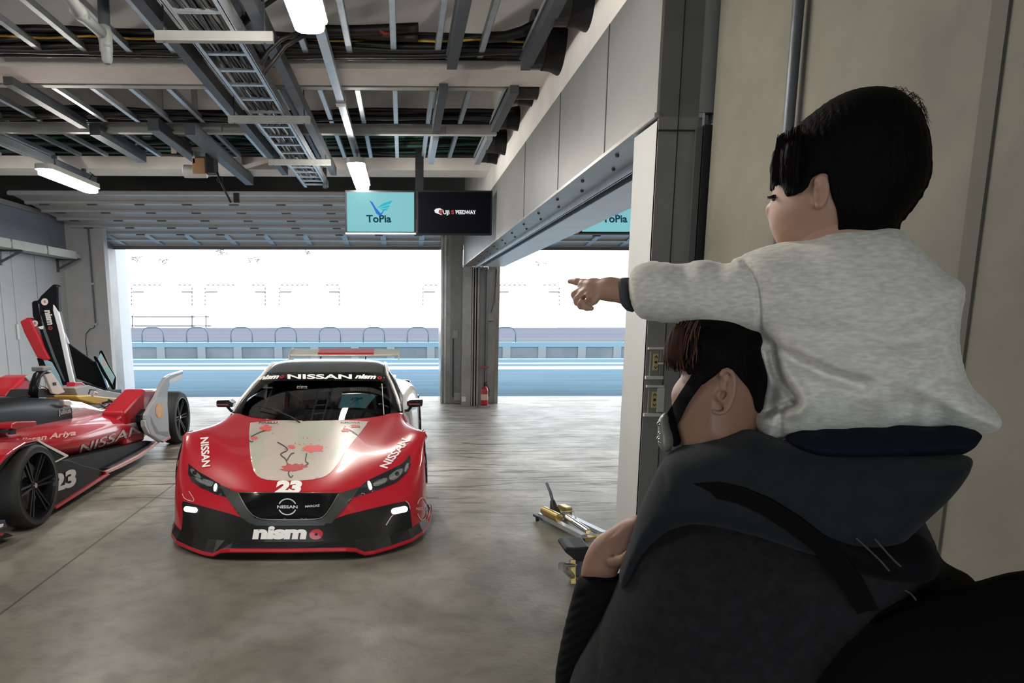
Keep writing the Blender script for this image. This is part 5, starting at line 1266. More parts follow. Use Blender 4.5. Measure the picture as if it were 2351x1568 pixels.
# cockpit details
px_('mirror_bracket', [(103,500),(150,478),(310,472),(318,500),(290,520),(190,530),(135,545),(105,540)], -3.2, .12, red, bev=.008)
px_('mirror_stalk', [(100,545),(140,540),(138,585),(95,590)], -3.22, .03, M['black'], bev=.003)
px_('front_strut_cover', [(-40,480),(60,485),(100,510),(100,540),(-40,552)], -3.35, .1, M['black'], bev=.01)
hl_ = at(*Z4([(585,315)])[0], X=-3.40)
obj('mirror', MB().prism([at(*q, X=-3.36) for q in Z4([(540,290),(600,290),(625,315),(600,350),(555,340)])], (-.05,0,0)), mat('pale_mirror_shell', (.5,.5,.48), .15, .4), fc, bevel=.012)
def fl(n, s, org, ux, uy, m, bvh, **k):
    o_ = Z4([org])[0]; v, f = fittext(s, o_, (ux[0]/3.733, ux[1]/3.733), (uy[0]/3.733, uy[1]/3.733), step=3, **k)
    return obj(n, clean(drape(v, f, bvh, .006)), m, fc)
def flX(n, s, org, ux, uy, m, X, par=None, z=Z4, **k):
    o_ = z([org])[0]; v, f = fittext(s, o_, (ux[0]/3.733, ux[1]/3.733), (uy[0]/3.733, uy[1]/3.733), step=8, **k)
    return obj(n, MB().add([at(p[0],p[1],X=X) for p in v], f), m, par or fc)
greyl = mat('pale_grey_lettering', (.50,.48,.48), .4)
fl('maker_lettering', 'NISSAN', (672,755), (528,-182), (24,-84), greyl, fbvh, bold=.01)
fl('model_lettering', 'Nissan Ariya', (120,672), (525,-78), (12,-44), mat('pink_lettering', (.55,.30,.28), .4), fbvh, bold=.03, shear=.1)
fl('sponsor_lettering', 'Julius Bär', (498,420), (190,-38), (-4,-42), greyl, tbvh, bold=.01)
flX('race_number', '23', (448,1078), (205,-62), (2,-138), greyl, -2.974, bold=.05)
# ================================================================ raised engine cover leaning behind the car
EY = 8.9
ec = thing('engine_cover', at(*Z3([(560,1560)])[0], Y=EY+.2), 'black removed engine cover with tall fin standing upright behind the formula car', 'car body panel')
def py3(name, zpts, Y, th, m, par=None, bev=.008):
    P = [at(*q, Y=Y) for q in Z3(zpts)]; return obj(name, MB().prism(P, (0,th,0)), m, par or ec, bevel=bev)
fin = py3('fin_panel', [(268,800),(285,787),(322,783),(345,745),(452,645),(472,645),(497,662),(500,880),(545,1100),(600,1330),(650,1560),(640,1640),(560,1640),(480,1420),(420,1290),(330,1020),(278,920)], EY, .10, tubm, bev=.03)
py3('pale_edge_strip', [(452,815),(470,835),(500,885),(548,1080),(590,1290),(655,1565),(610,1565),(560,1330),(500,1050),(452,870)], EY-.012, .04, mat('edge_strip_white', (.55,.57,.62), .25, coat=.5), bev=.01)
py3('red_side_panel', [(165,962),(232,927),(268,950),(300,1020),(345,1110),(370,1180),(432,1290),(385,1305),(312,1272),(205,1065)], EY-.02, .14, red, bev=.02)
py3('lower_dark_panel', [(312,1275),(385,1300),(440,1290),(520,1450),(590,1640),(470,1640),(400,1420),(335,1350)], EY, .08, tubm)
py3('blue_decal_panel', [(368,1285),(440,1312),(505,1430),(560,1600),(520,1600),(450,1450),(400,1362)], EY-.015, .02, mat('pale_blue_decal', (.25,.42,.50), .3), bev=.002)
py3('lilac_panel', [(528,1035),(560,1085),(588,1155),(562,1145),(545,1100)], EY+.02, .04, mat('lilac_grey', (.38,.37,.48), .35), bev=.003)
for (a, b, r) in ((382,795,30),(297,980,27)):
    dsc = py3('round_decal', [(a+r*math.cos(t_), b+r*math.sin(t_)) for t_ in [k*.3307 for k in range(19)]], EY-.006, .008, mat('decal_rose_white', (.55,.46,.44), .4), bev=0)
    py3('decal_mark', [(a-8,b-12),(a+10,b-14),(a+8,b-2),(a+12,b+8),(a-6,b+10)], EY-.008, .003, mat('decal_brown', (.25,.15,.12), .5), bev=0)
def f3(n, s, org, ux, uy, m, Y, **k):
    o_ = Z3([org])[0]; v, f = fittext(s, o_, (ux[0]/3.733, ux[1]/3.733), (uy[0]/3.733, uy[1]/3.733), step=8, **k)
    return obj(n, MB().add([at(p[0],p[1],Y=Y) for p in v], f), m, ec)
f3('maker_lettering', 'nism', (383,868), (28,128), (58,-8), greyl, EY-.006, bold=.05, shear=.1)
f3('maker_lettering_red', 'o', (412,1005), (8,34), (50,-6), mat('dull_red_lettering', (.16,.02,.02), .5), EY-.006, bold=.06)
py3('fin_highlight_crease', [(322,810),(335,812),(345,900),(395,1050),(470,1260),(560,1480),(545,1480),(450,1270),(370,1050)], EY-.006, .02, mat('crease_grey', (.06,.07,.08), .15, coat=1), bev=.004)
py3('clip', [(325,1010),(345,1005),(372,1000),(370,1030),(345,1030)], EY-.012, .02, mat('clip_white', (.6,.6,.6), .4), bev=.002)
rw_ = thing('rear_wing_assembly', at(*Z3([(800,1550)])[0], Y=9.6), 'broad black wing panel with a pale blue end plate leaning at the left door post', 'car body panel')
py3('wing_panel', [(555,1130),(620,1180),(800,1306),(832,1312),(880,1420),(925,1545),(905,1548),(780,1500),(640,1450),(600,1330)], 9.6, .06, tubm, par=rw_, bev=.015)
py3('blue_edge', [(822,1312),(840,1316),(890,1420),(930,1530),(918,1543),(880,1440)], 9.585, .03, mat('edge_bright_blue', (.22,.42,.65), .2, coat=1), par=rw_, bev=.004)
py3('upper_element', [(798,1265),(812,1257),(835,1278),(895,1390),(985,1545),(960,1548),(870,1400),(830,1315),(812,1300)], 9.57, .04, tubm, par=rw_, bev=.008)
ep = py3('end_plate', [(850,1222),(865,1208),(880,1220),(930,1330),(990,1440),(985,1545),(962,1500),(900,1390),(848,1280)], 9.56, .03, tubm, par=rw_, bev=.006)
py3('end_plate_decal', [(862,1232),(925,1345),(982,1440),(962,1505),(905,1395),(838,1285)], 9.545, .01, mat('pale_blue_decal2', (.33,.52,.58), .3), par=ep, bev=.001)
py3('end_plate_mark', [(872,1280),(895,1290),(912,1345),(905,1360),(880,1320)], 9.542, .004, mat('decal_rose', (.60,.42,.36), .4), par=ep, bev=0)
py3('foot', [(700,1480),(900,1540),(930,1600),(700,1600)], 9.6, .05, M['black'], par=rw_)
# ================================================================ people (smooth implicit bodies, one continuous surface each)
PC = ray(1830, 850).normalized(); PD = 1.17
PV = PC; PU = PV.cross(Vector((0,0,1))).normalized(); PW = PU.cross(PV)
PO = EYE + PV*PD
def pq(x, y, c=0.0):
    """pixel -> local (a,b) on the plane at depth c along the group's own axis"""
    d = ray(x, y); t = (PD+c)/d.dot(PV); p = EYE+d*t-PO
    return (p.dot(PU), p.dot(PW))
def l2w(a, b, c): return PO+PU*a+PW*b+PV*c
def pp(pts, c=0.0): return [pq(x, y, c) for x, y in pts]
def sd2(A, B, poly):
    """signed distance to polygon, positive inside"""
    P = np.array(poly); n = len(P); d = np.full(A.shape, 1e9); ins = np.zeros(A.shape, bool)
    for i in range(n):
        a = P[i]; b = P[(i+1) % n]; e = b-a; L = max(e@e, 1e-12)
        t = np.clip(((A-a[0])*e[0]+(B-a[1])*e[1])/L, 0, 1)
        d = np.minimum(d, np.hypot(A-a[0]-t*e[0], B-a[1]-t*e[1]))
        cond = ((a[1] > B) != (b[1] > B))
        with np.errstate(divide='ignore', invalid='ignore'):
            xx = (b[0]-a[0])*(B-a[1])/(b[1]-a[1] if b[1] != a[1] else 1e-12)+a[0]
        ins ^= cond & (A < xx)
    return np.where(ins, d, -d)
def dline(A, B, pts):
    d = np.full(A.shape, 1e9)
    for a, b in zip(pts, pts[1:]):
        a = np.array(a); e = np.array(b)-a; t = np.clip(((A-a[0])*e[0]+(B-a[1])*e[1])/max(e@e,1e-12), 0, 1)
        d = np.minimum(d, np.hypot(A-a[0]-t*e[0], B-a[1]-t*e[1]))
    return d
class Grid:
    def __init__(s, a0, a1, b0, b1, c0, c1, h):
        s.h = h; s.o = (a0, b0, c0); n = [int((y-x)/h)+1 for x, y in ((a0,a1),(b0,b1),(c0,c1))]
        s.a = a0+h*np.arange(n[0]); s.b = b0+h*np.arange(n[1]); s.c = c0+h*np.arange(n[2])
        s.A2, s.B2 = np.meshgrid(s.a, s.b, indexing='ij')
        s.A = s.A2[:,:,None]; s.B = s.B2[:,:,None]; s.C = s.c[None,None,:]
    def inflate(s, poly, D, w, c0=0.0, slope=0.0):
        d = sd2(s.A2, s.B2, poly)[:,:,None]; C = s.C-(c0+slope*s.A)
        T = D*np.sqrt(np.clip(1-(1-np.clip(d/w,0,1))**2, 0, 1))
        return np.where(d > 0, np.abs(C)-T, np.hypot(C, d))
    def extr(s, poly): return -sd2(s.A2, s.B2, poly)[:,:,None]+0*s.C
    def caps(s, p, q, r0, r1):
        p, q = np.array(p), np.array(q); e = q-p; L = max(e@e, 1e-9)
        t = np.clip(((s.A-p[0])*e[0]+(s.B-p[1])*e[1]+(s.C-p[2])*e[2])/L, 0, 1)
        return np.sqrt((s.A-p[0]-t*e[0])**2+(s.B-p[1]-t*e[1])**2+(s.C-p[2]-t*e[2])**2)-(r0+(r1-r0)*t)
    def ell(s, c, r, rot=0):
        x, y, z = s.A-c[0], s.B-c[1], s.C-c[2]; cr, sr = math.cos(rot), math.sin(rot); x, y = x*cr+y*sr, -x*sr+y*cr
        k = np.sqrt((x/r[0])**2+(y/r[1])**2+(z/r[2])**2); return (k-1)*min(r)
    def line(s, pts): return dline(s.A2, s.B2, pts)[:,:,None]
def smin(a, b, k):
    h = np.clip(.5+.5*(b-a)/k, 0, 1); return b*(1-h)+a*h-k*h*(1-h)
def surfnet(g, f, relax=2):
    S = f < 0; nx, ny, nz = f.shape
    cnt = np.zeros((nx-1,ny-1,nz-1)); pos = np.zeros((nx-1,ny-1,nz-1,3))
    corners = [(i,j,k) for i in (0,1) for j in (0,1) for k in (0,1)]
    def sl(a, o): return a[o[0]:o[0]+nx-1, o[1]:o[1]+ny-1, o[2]:o[2]+nz-1]
    for p in corners:
        for ax in range(3):
            if p[ax]: continue
            q = list(p); q[ax] = 1
            fa, fb = sl(f, p), sl(f, q); m = (fa < 0) != (fb < 0)
            t = np.where(m, fa/np.where(m, fa-fb, 1), 0)
            cnt += m
            for x in range(3): pos[...,x] += m*(p[x]+(t if x == ax else 0))
    act = cnt > 0; idx = -np.ones(act.shape, int); idx[act] = np.arange(act.sum())
    I = np.argwhere(act); V = (I+pos[act]/cnt[act][:,None])*g.h+np.array(g.o)
    F = []
    for ax in range(3):
        u, v = [(1,2),(2,0),(0,1)][ax]
        a = [slice(None)]*3; b = [slice(None)]*3; a[ax] = slice(0,-1); b[ax] = slice(1,None)
        m = S[tuple(a)] != S[tuple(b)]
        E = np.argwhere(m); sg = S[tuple(a)][m]
        ok = (E[:,u] > 0) & (E[:,v] > 0) & (E[:,u] < act.shape[u]) & (E[:,v] < act.shape[v]) & (E[:,ax] < act.shape[ax])
        E, sg = E[ok], sg[ok]
        def at_(du, dv):
            q = E.copy(); q[:,u] -= du; q[:,v] -= dv; return idx[q[:,0], q[:,1], q[:,2]]
        Q = np.stack([at_(1,1), at_(0,1), at_(0,0), at_(1,0)], 1); Q[~sg] = Q[~sg][:, ::-1]
        F.append(Q)
    F = np.concatenate(F); F = F[(F >= 0).all(1)]
    for _ in range(relax):
        N = np.zeros_like(V); k = np.zeros(len(V))
        for i, j in ((0,1),(1,2),(2,3),(3,0)):
            np.add.at(N, F[:,i], V[F[:,j]]); np.add.at(N, F[:,j], V[F[:,i]]); np.add.at(k, F[:,i], 1); np.add.at(k, F[:,j], 1)
        V = V*.45+.55*N/np.maximum(k,1)[:,None]
    return V, F
LAST = [None]
def body(name, g, f, m, par, relax=2, world=False):
    V, F = surfnet(g, f, relax)
    mb = MB(); mb.v = [tuple(l2w(*v)) if not world else tuple(v) for v in V]; mb.f = [tuple(int(i) for i in q) for q in F]
    LAST[0] = mb
    return obj(name, mb, m, par, smooth=True)
def bnd(polys, pad):
    P = np.array([p for L in polys for p in L]); return P[:,0].min()-pad, P[:,0].max()+pad, P[:,1].min()-pad, P[:,1].max()+pad
def skinm(name, c):
    m = mat(name, c, .5, noise=.06, nscale=30); b = m.node_tree.nodes['Principled BSDF']
    b.inputs['Subsurface Weight'].default_value = .15; b.inputs['Subsurface Radius'].default_value = (.012,.005,.003); b.inputs['Subsurface Scale'].default_value = 1
    return m
skc = skinm('child_skin', (.46,.27,.19)); skm = skinm('man_skin', (.30,.165,.11))
hairm = mat('black_hair', (.0035,.003,.003), .6, spec=.06, bump=.3, bscale=300, nstretch=(1,1,.15))
brownh = mat('brown_hair_strands', (.13,.055,.035), .6, spec=.15)
dkh = mat('dark_hair_strands', (.008,.005,.004), .6, spec=.1)
swm = slab_mat('heather_sweater', (.60,.585,.52), (.78,.765,.69), 75, (1,1,3.2), .9)
swm.node_tree.nodes['Principled BSDF'].inputs['Sheen Weight'].default_value = .25
jkm = mat('charcoal_jacket', (.019,.019,.020), .9, noise=.3, nscale=60, bump=.2, bscale=250, sheen=.03, spec=.08)
ptm = mat('black_trousers', (.019,.022,.025), .85, noise=.2, nscale=50, sheen=.05, spec=.1)
nvm = mat('navy_cloth', (.006,.009,.018), .85, spec=.1)
cfm = mat('grey_ribbed_cuff', (.045,.05,.06), .8)
slm = mat("black_sleeve", (.004,.004,.005), .75, bump=.2, bscale=60, spec=.1)
child = thing('person', l2w(.1,-.3,0), 'child in a pale grey sweatshirt riding on the shoulders of a man and pointing left', 'person')
# --- child head
headO = smoothpoly(pp([(1772,412),(1773,378),(1780,350),(1800,322),(1835,290),(1870,262),(1905,236),(1950,215),(2000,206),(2050,209),(2085,228),(2108,255),(2128,300),(2136,345),(2136,385),(2125,425),(2105,460),(2080,492),(2062,512),(2055,540),(2000,580),(1850,590),(1795,566),(1783,560),(1776,545),(1767,523),(1764,500),(1767,478),(1771,462),(1774,440)]), 1)
hairO = pp([(1760,412),(1773,418),(1776,410),(1792,412),(1797,428),(1803,441),(1812,447),(1830,444),(1850,437),(1858,420),(1866,408),(1885,400),(1900,402),(1902,424),(1905,442),(1911,460),(1919,480),(1922,495),(1925,510),(1920,540),(2090,560),(2160,520),(2170,380),(2140,150),(1900,150),(1700,330)], -.066)
a0,a1,b0,b1 = bnd([headO], .015)
g = Grid(a0,a1,b0,b1,-.10,.10,.0024)
H = g.inflate(headO, .078, .085)
ec_ = pq(1883,440,-.075); er = []
earp = [pq(x,y,-.078) for x,y in ((1872,416),(1878,408),(1888,406),(1896,413),(1900,430),(1899,448),(1894,463),(1887,474),(1879,475))]
E_ = None
for p, q in zip(earp, earp[1:]):
    c_ = g.caps((*p,-.080), (*q,-.080), .0028, .0028); E_ = c_ if E_ is None else np.minimum(E_, c_)
E_ = smin(E_, g.ell((*ec_,-.073), (.0085,.021,.009), .1), .004)
lobe = pq(1880,470,-.078); E_ = smin(E_, g.caps((*lobe,-.079), (lobe[0]+.001,lobe[1]+.004,-.077), .0045, .0045), .004)
can = pq(1875,446,-.08); E_ = np.maximum(E_, -g.ell((*can,-.084), (.0050,.0085,.010), .1))
can2 = pq(1884,425,-.08); E_ = np.maximum(E_, -g.ell((*can2,-.087), (.0035,.012,.0075), -.15))
skin = smin(H+.004, E_, .005)
nose = pq(1764,482); skin = smin(skin, g.ell((nose[0]+.006,nose[1],0), (.010,.012,.012)), .012)
for sc_ in (-1,1):
    cz_ = pq(1774,452); skin = np.maximum(skin, -g.ell((cz_[0]-.004,cz_[1]-.001,sc_*.028), (.008,.006,.014)))
ch = body('head', g, skin, skc, child)
hf = np.maximum(H-.004, g.extr(hairO)-.0)
hf = hf+.0012*np.sin(g.A*700+g.B*150)*np.cos(g.B*90)
body('hair', g, hf, hairm, ch, relax=3)
# eyelashes, eye
ey = [l2w(*pq(x,y,-.02),-.026) for x,y in ((1777,451),(1771,455),(1762,456))]
mb = MB()
for k in range(7): mb.tube([ey[0]+PV*(-.004+.002*k)*.8, ey[1]+PV*(-.006+.002*k), ey[2]+PV*(-.006+.0022*k)+PW*(.0008*(k%3))], [.0011,.0009,.0003], 5)
obj('eyelashes', mb, dkh, ch)
obj('eye', MB().lathe([(0,-.004),(.004,-.003),(.005,0),(.004,.003),(0,.004)], l2w(*pq(1779,455,-.02),-.022), 'x', 10), M['black'], ch)
# strand hair: fringe and crown
def strands(name, gen, m, par, r=.0006):
    mb = MB()
    for pts in gen:
        mb.tube(pts, [r]*(len(pts)-1)+[r*.25], 4, cap=False)
    return tag(obj(name, mb, m, par), kind='stuff')
random.seed(21)
def hs_child():
    for i in range(260):
        u = random.random(); x0 = 1775+u*58; y0 = 330+random.uniform(-20,40)-u*30; y1 = {0:418}.get(0)+u*22+random.uniform(-8,8)
        c = -.02-.055*min(1,(x0-1770)/60)*random.uniform(.6,1.0)-.003
        xs_ = x0+random.uniform(-3,3); yield [l2w(*pq(x0+8,y0,c),c), l2w(*pq(xs_,(y0+y1)/2,c),c-.002), l2w(*pq(xs_-2+random.uniform(-4,4),y1,c),c)]
def hs_crown():
    for i in range(70):
        a = random.uniform(-.2, 1.3); x = 2058+72*math.sin(a); y = 303-90*math.cos(a)
        yield [l2w(*pq(x-22,y+12),0.0+random.uniform(-.02,.02)), l2w(*pq(x,y-2-random.uniform(0,4)),random.uniform(-.02,.02)), l2w(*pq(x+16*math.cos(a)+4,y+18*math.sin(a)+2),random.uniform(-.02,.02))]
strands('fringe_strands', hs_child(), dkh, ch)
strands('crown_strands', hs_crown(), dkh, ch, .0004)
# --- child sweatshirt
torsoO = smoothpoly(pp([(1700,590),(1740,572),(1780,561),(1808,555),(1845,551),(1868,540),(1890,527),(1920,519),(1960,516),(2000,519),(2052,524),(2075,535),(2100,560),(2130,592),(2170,630),(2210,652),(2216,680),(2205,730),(2200,780),(2208,830),(2222,880),(2260,920),(2290,948),(2298,972),(2286,990),(2258,996),(2180,996),(2100,992),(2000,998),(1900,1004),(1790,1007),(1765,1013),(1745,998),(1735,975),(1732,957),(1740,944),(1752,938),(1756,900),(1762,868),(1745,830),(1732,800),(1722,766),(1700,740),(1690,680),(1688,620)]), 1)
armO = smoothpoly(pp([(1447,655),(1448,635),(1455,618),(1472,607),(1500,602),(1535,606),(1562,611),(1590,605),(1620,600),(1650,606),(1682,612),(1688,596),(1720,600),(1790,640),(1800,720),(1760,770),(1722,767),(1680,760),(1600,748),(1550,742),(1500,737),(1475,732),(1462,722),(1452,700),(1447,675)]), 1)
a0,a1,b0,b1 = bnd([torsoO, armO], .02)
g = Grid(a0,a1,b0,b1,-.15,.14,.003)
f_t = g.inflate(torsoO, .105, .11); f_a = g.inflate(armO, .050, .052, -.035, -.12)
f_ = smin(f_t, f_a, .02)
near = (g.C < 0)
for pts, w_, dp in (([(1735,768),(1775,795),(1830,830),(1900,862),(1980,885)], .007, .010), ([(1764,800),(1774,850),(1796,885),(1822,910),(1824,926)], .0045, .012), ([(1824,926),(1800,935),(1770,945),(1750,955)], .004, .010), ([(1800,935),(1791,960),(1788,1003)], .003, .005),
                    ([(1703,594),(1725,620),(1738,660),(1742,710),(1738,768)], .0025, .004), ([(1760,770),(1880,762),(2000,775),(2080,770)], .012, .004), ([(2190,720),(2140,760),(2060,790)], .010, .004), ([(2180,860),(2120,880),(2080,930)], .012, .005), ([(2100,930),(2095,990)], .010, .006), ([(2160,935),(2170,990)], .012, .007), ([(1780,830),(1775,880),(1765,940)], .006, .006), ([(1560,612),(1565,640),(1580,660)], .010, .004), ([(1640,606),(1630,640)], .010, .003)):
    L = [pq(x,y,-.09) for x,y in pts]; f_ = f_+near*dp*2.5*np.exp(-(g.line(L)/(w_*1.25))**2)
for pts, w_, dp in (([(1790,800),(1805,850),(1835,895),(1850,925),(1830,950)], .009, .008), ([(1750,965),(1790,950),(1830,945)], .010, .006), ([(1780,770),(1850,810),(1950,850)], .012, .004), ([(1990,690),(2010,780),(2000,900)], .03, .004)):
    L = [pq(x,y,-.09) for x,y in pts]; f_ = f_-near*dp*1.7*np.exp(-(g.line(L)/w_)**2)
f_ = f_+.0016*np.sin(g.A*70+g.B*40)*np.sin(g.B*55-g.C*30)
neckhole = g.ell((*pq(1935,505),0), (.085,.035,.065)); f_ = np.maximum(f_, -neckhole-.0)
swt = body('sweatshirt', g, f_, swm, child, relax=1)
# neck inside the collar
g2 = Grid(*bnd([pp([(1800,480),(2060,480),(2060,650),(1800,650)])], .02), -.09, .09, .004)
body('neck', g2, smin(g2.caps((*pq(1930,500),0), (*pq(1950,620),0), .055, .06), g2.caps((*pq(1900,540),0), (*pq(1950,620),0), .05, .06), .02), skc, child)
# cuff
cufO = smoothpoly(pp([(1416,636),(1449,636),(1456,716),(1434,712),(1422,698),(1417,670)]), 1)
g2 = Grid(*bnd([cufO], .015), -.10, .10, .002)
cc_ = .012
body('cuff', g2, g2.inflate(cufO, .036, .024, cc_), cfm, child)
# hand: wrist, palm, five fingers
g2 = Grid(*bnd([pp([(1295,625),(1440,725)])], .012), -.05, .09, .0013)
def hpnt(x, y, c): return (*pq(x, y, c), c)
cw_ = .012
Fh = g2.caps(hpnt(1440,670,cw_), hpnt(1400,664,cw_+.004), .0215, .0185)
Fh = smin(Fh, g2.caps(hpnt(1400,664,cw_+.004), hpnt(1362,664,cw_+.012), .0185, .0175), .008)
Fh = smin(Fh, g2.caps(hpnt(1362,657,cw_+.012), hpnt(1342,658,cw_+.018), .0125, .0125), .006)
Fh = smin(Fh, g2.caps(hpnt(1360,675,cw_), hpnt(1338,676,cw_+.006), .0115, .0105), .006)
def finger(F, pts, rs, k=.0025):
    for (p, q, r0, r1) in zip(pts, pts[1:], rs, rs[1:]): F = smin(F, g2.caps(hpnt(*p), hpnt(*q), r0, r1), k)
    return F
Fh = finger(Fh, [(1345,650,cw_+.02),(1325,647,cw_+.026),(1308,646,cw_+.032)], [.0075,.0062,.0042])          # index, pointing
Fh = finger(Fh, [(1338,664,cw_+.010),(1320,676,cw_+.010),(1326,694,cw_+.004),(1344,702,cw_-.004)], [.0072,.0068,.0062,.0052])
Fh = finger(Fh, [(1342,672,cw_+.0),(1326,686,cw_-.002),(1334,702,cw_-.006),(1350,707,cw_-.010)], [.0070,.0064,.0060,.0050])
Fh = finger(Fh, [(1348,680,cw_-.008),(1336,694,cw_-.012),(1346,706,cw_-.014),(1358,708,cw_-.014)], [.0062,.0058,.0052,.0044])
Fh = finger(Fh, [(1376,674,cw_-.004),(1364,690,cw_-.006),(1352,700,cw_-.004)], [.0085,.0068,.0050])       # thumb
hole = np.hypot(g2.A-pq(1345,685,cw_)[0], (g2.B-pq(1345,685,cw_)[1])*1.2)-.0042
Fh = np.maximum(Fh, -hole)
body('hand', g2, Fh, skc, child, relax=2)
# --- child legs, navy band
legO = smoothpoly(pp([(1775,1000),(1734,978),(1690,988),(1636,1000),(1590,1014),(1559,1026),(1538,1038),(1527,1055),(1508,1090),(1474,1164),(1457,1224),(1440,1270),(1428,1310),(1440,1340),(1470,1330),(1510,1250),(1580,1190),(1700,1200),(1900,1260),(2040,1230),(2102,1165),(2147,1122),(2181,1079),(2200,1040),(2185,1026),(2000,1018),(1850,1010)]), 1)
g = Grid(*bnd([legO], .02), -.20, .10, .0045)
lf = g.inflate(legO, .088, .05, -.055, -.17)
for pts, w_, dp in (([(1534,1045),(1530,1075),(1540,1100)], .006, .006), ([(1600,1080),(1700,1060),(1850,1070)], .02, .005)):
    lf = lf+(g.C < 0)*dp*np.exp(-(g.line([pq(x,y,-.05) for x,y in pts])/w_)**2)
body('trousers', g, lf, ptm, child)
bandO = smoothpoly(pp([(1785,985),(2000,975),(2240,975),(2226,1004),(2208,1026),(2170,1040),(2060,1052),(1900,1056),(1840,1040)]), 1)
g = Grid(*bnd([bandO], .02), -.17, .08, .005)
body('shirt_hem', g, g.inflate(bandO, .098, .05, -.045), nvm, child)
# ---------------------------------------------------------------- man
man = thing('person', (l2w(-.02,0,0).x, l2w(-.02,0,0).y, 0), 'man in a dark grey hooded jacket seen from behind, carrying a child on his shoulders', 'person')
mhO = smoothpoly(pp([(1560,745),(1600,722),(1650,712),(1700,714),(1740,740),(1760,790),(1766,850),(1763,890),(1752,940),(1740,985),(1740,1060),(1600,1070),(1566,1030),(1560,1008),(1556,985),(1549,962),(1543,930),(1541,905),(1545,890),(1555,875),(1567,862),(1560,852),(1555,840),(1552,800)]), 1)
a0,a1,b0,b1 = bnd([mhO], .02)
g = Grid(a0,a1,b0,b1,-.11,.11,.0026)
H = g.inflate(mhO, .080, .085)
def P3(x, y, c): return (*pq(x,y,c), c)
earp = [P3(x,y,-.080) for x,y in ((1655,862),(1660,851),(1670,848),(1681,854),(1687,870),(1687,890),(1683,912),(1676,932),(1664,946),(1650,950),(1641,945))]
E_ = None
for p, q in zip(earp, earp[1:]):
    c_ = g.caps(p, q, .0034, .0034); E_ = c_ if E_ is None else np.minimum(E_, c_)
E_ = smin(E_, g.ell(P3(1668,897,-.074), (.010,.027,.009), .08), .004)
E_ = smin(E_, g.caps(P3(1648,905,-.077), P3(1650,915,-.077), .004,.004), .004)
E_ = np.maximum(E_, -g.ell(P3(1660,908,-.084), (.0048,.0075,.012), -.4))
E_ = np.maximum(E_, -g.ell(P3(1666,882,-.087), (.0025,.014,.009), -.05))
skin = smin(H+.004, E_, .005)
mh = body('head', g, skin, skm, man)
mhbvh = BVHTree.FromPolygons(LAST[0].v, LAST[0].f)
mhairO = pp([(1500,680),(1500,850),(1552,838),(1556,835),(1575,862),(1588,858),(1598,862),(1604,875),(1612,885),(1628,873),(1645,861),(1655,850),(1670,842),(1684,852),(1700,872),(1718,895),(1728,922),(1729,940),(1736,952),(1745,975),(1820,975),(1820,680)], -.070)
hf = np.maximum(H-.004, g.extr(mhairO))
body('hair', g, hf, hairm, mh, relax=3)
def hs_man():
    for i in range(420):
        u = random.random(); x0 = 1552+u*52; y0 = 735+random.uniform(0,25); L = random.uniform(60,118)*(1-.25*u)
        c = -.01-.066*u**.6*random.uniform(.5,1)
        bow = random.uniform(8,26)*(1-u*.8); y1 = min(y0+L, 850+u*22)
        yield [l2w(*pq(x0+6,y0,c),c), l2w(*pq(x0-bow*.6,y0+(y1-y0)*.4,c),c), l2w(*pq(x0-bow,y0+(y1-y0)*.75,c),c), l2w(*pq(x0-bow*.75+random.uniform(-6,4),y1,c),c)]
random.seed(9)
sg_ = list(hs_man()); strands('fringe_strands', sg_[:200], brownh, mh, .0009); strands('dark_fringe_strands', sg_[200:], dkh, mh, .0010)
bnO = smoothpoly(pp([(1558,745),(1545,760),(1534,782),(1527,808),(1530,826),(1540,840),(1550,846),(1558,838),(1570,850),(1582,860),(1592,850),(1600,800),(1600,745)]), 1)
g2 = Grid(*bnd([bnO], .01), -.07, .05, .0022)
body('fringe', g2, g2.inflate(bnO, .05, .03, -.015)+.0016*np.sin(g2.A*900), mat('brown_black_fringe', (.055,.024,.016), .7, spec=.1, noise=.6, nscale=90, nstretch=(1,1,.1)), mh)
# strap and mouthpiece
def ribbon(name, zpts, c, th, m, par, k=4.355, ox=1480, oy=700):
    P = [(ox+a/k, oy+b/k) for a, b in zpts]; poly = smoothpoly(pp(P, c), 1)
    g2 = Grid(*bnd([poly], .006), c-.02, c+.02, .0022); d = sd2(g2.A2, g2.B2, poly)[:,:,None]
    return body(name, g2, np.maximum(-d, np.abs(g2.C-c)-th), m, par, relax=1)
# strap follows the cheek: several overlapping depth steps are avoided by sloping the plane
stp = [(1480+a/4.355, 700+b/4.355) for a, b in ((505,615),(640,700),(595,770),(505,880),(425,1000),(372,1110),(338,1180),(322,1205),(345,1290),(372,1388),(275,1430),(262,1330),(180,1290),(163,1190),(200,1120),(290,980),(370,850),(470,700))]
v_, f2_ = poly2d([Vector(p) for p in smoothpoly(stp, 1)], 3)
fr_ = []
for x, y in v_:
    d_ = ray(x, y).normalized(); h_ = mhbvh.ray_cast(EYE, d_)
    lim = l2w(*pq(x, y, -.012), -.012)
    if h_[0] is None or (h_[0]-EYE).length > (lim-EYE).length: fr_.append(lim)
    else: fr_.append(h_[0]-d_*.0055)
bk_ = [p+PV*.004 for p in fr_]
mb = MB().add(fr_, [tuple(f) for f in f2_]); mb.add(bk_, [tuple(reversed(f)) for f in f2_])
mstrap = mat('black_strap', (.005,.005,.007), .8, spec=.05)
obj('strap', mb, mstrap, man, smooth=True)
mpO = smoothpoly(pp([(1480+a/4.355, 700+b/4.355) for a, b in ((215,1068),(160,1110),(130,1175),(140,1240),(133,1330),(142,1410),(190,1462),(235,1475),(275,1440),(290,1330),(240,1200),(235,1100))], -.02), 1)
g2 = Grid(*bnd([mpO], .01), -.06, .03, .002)
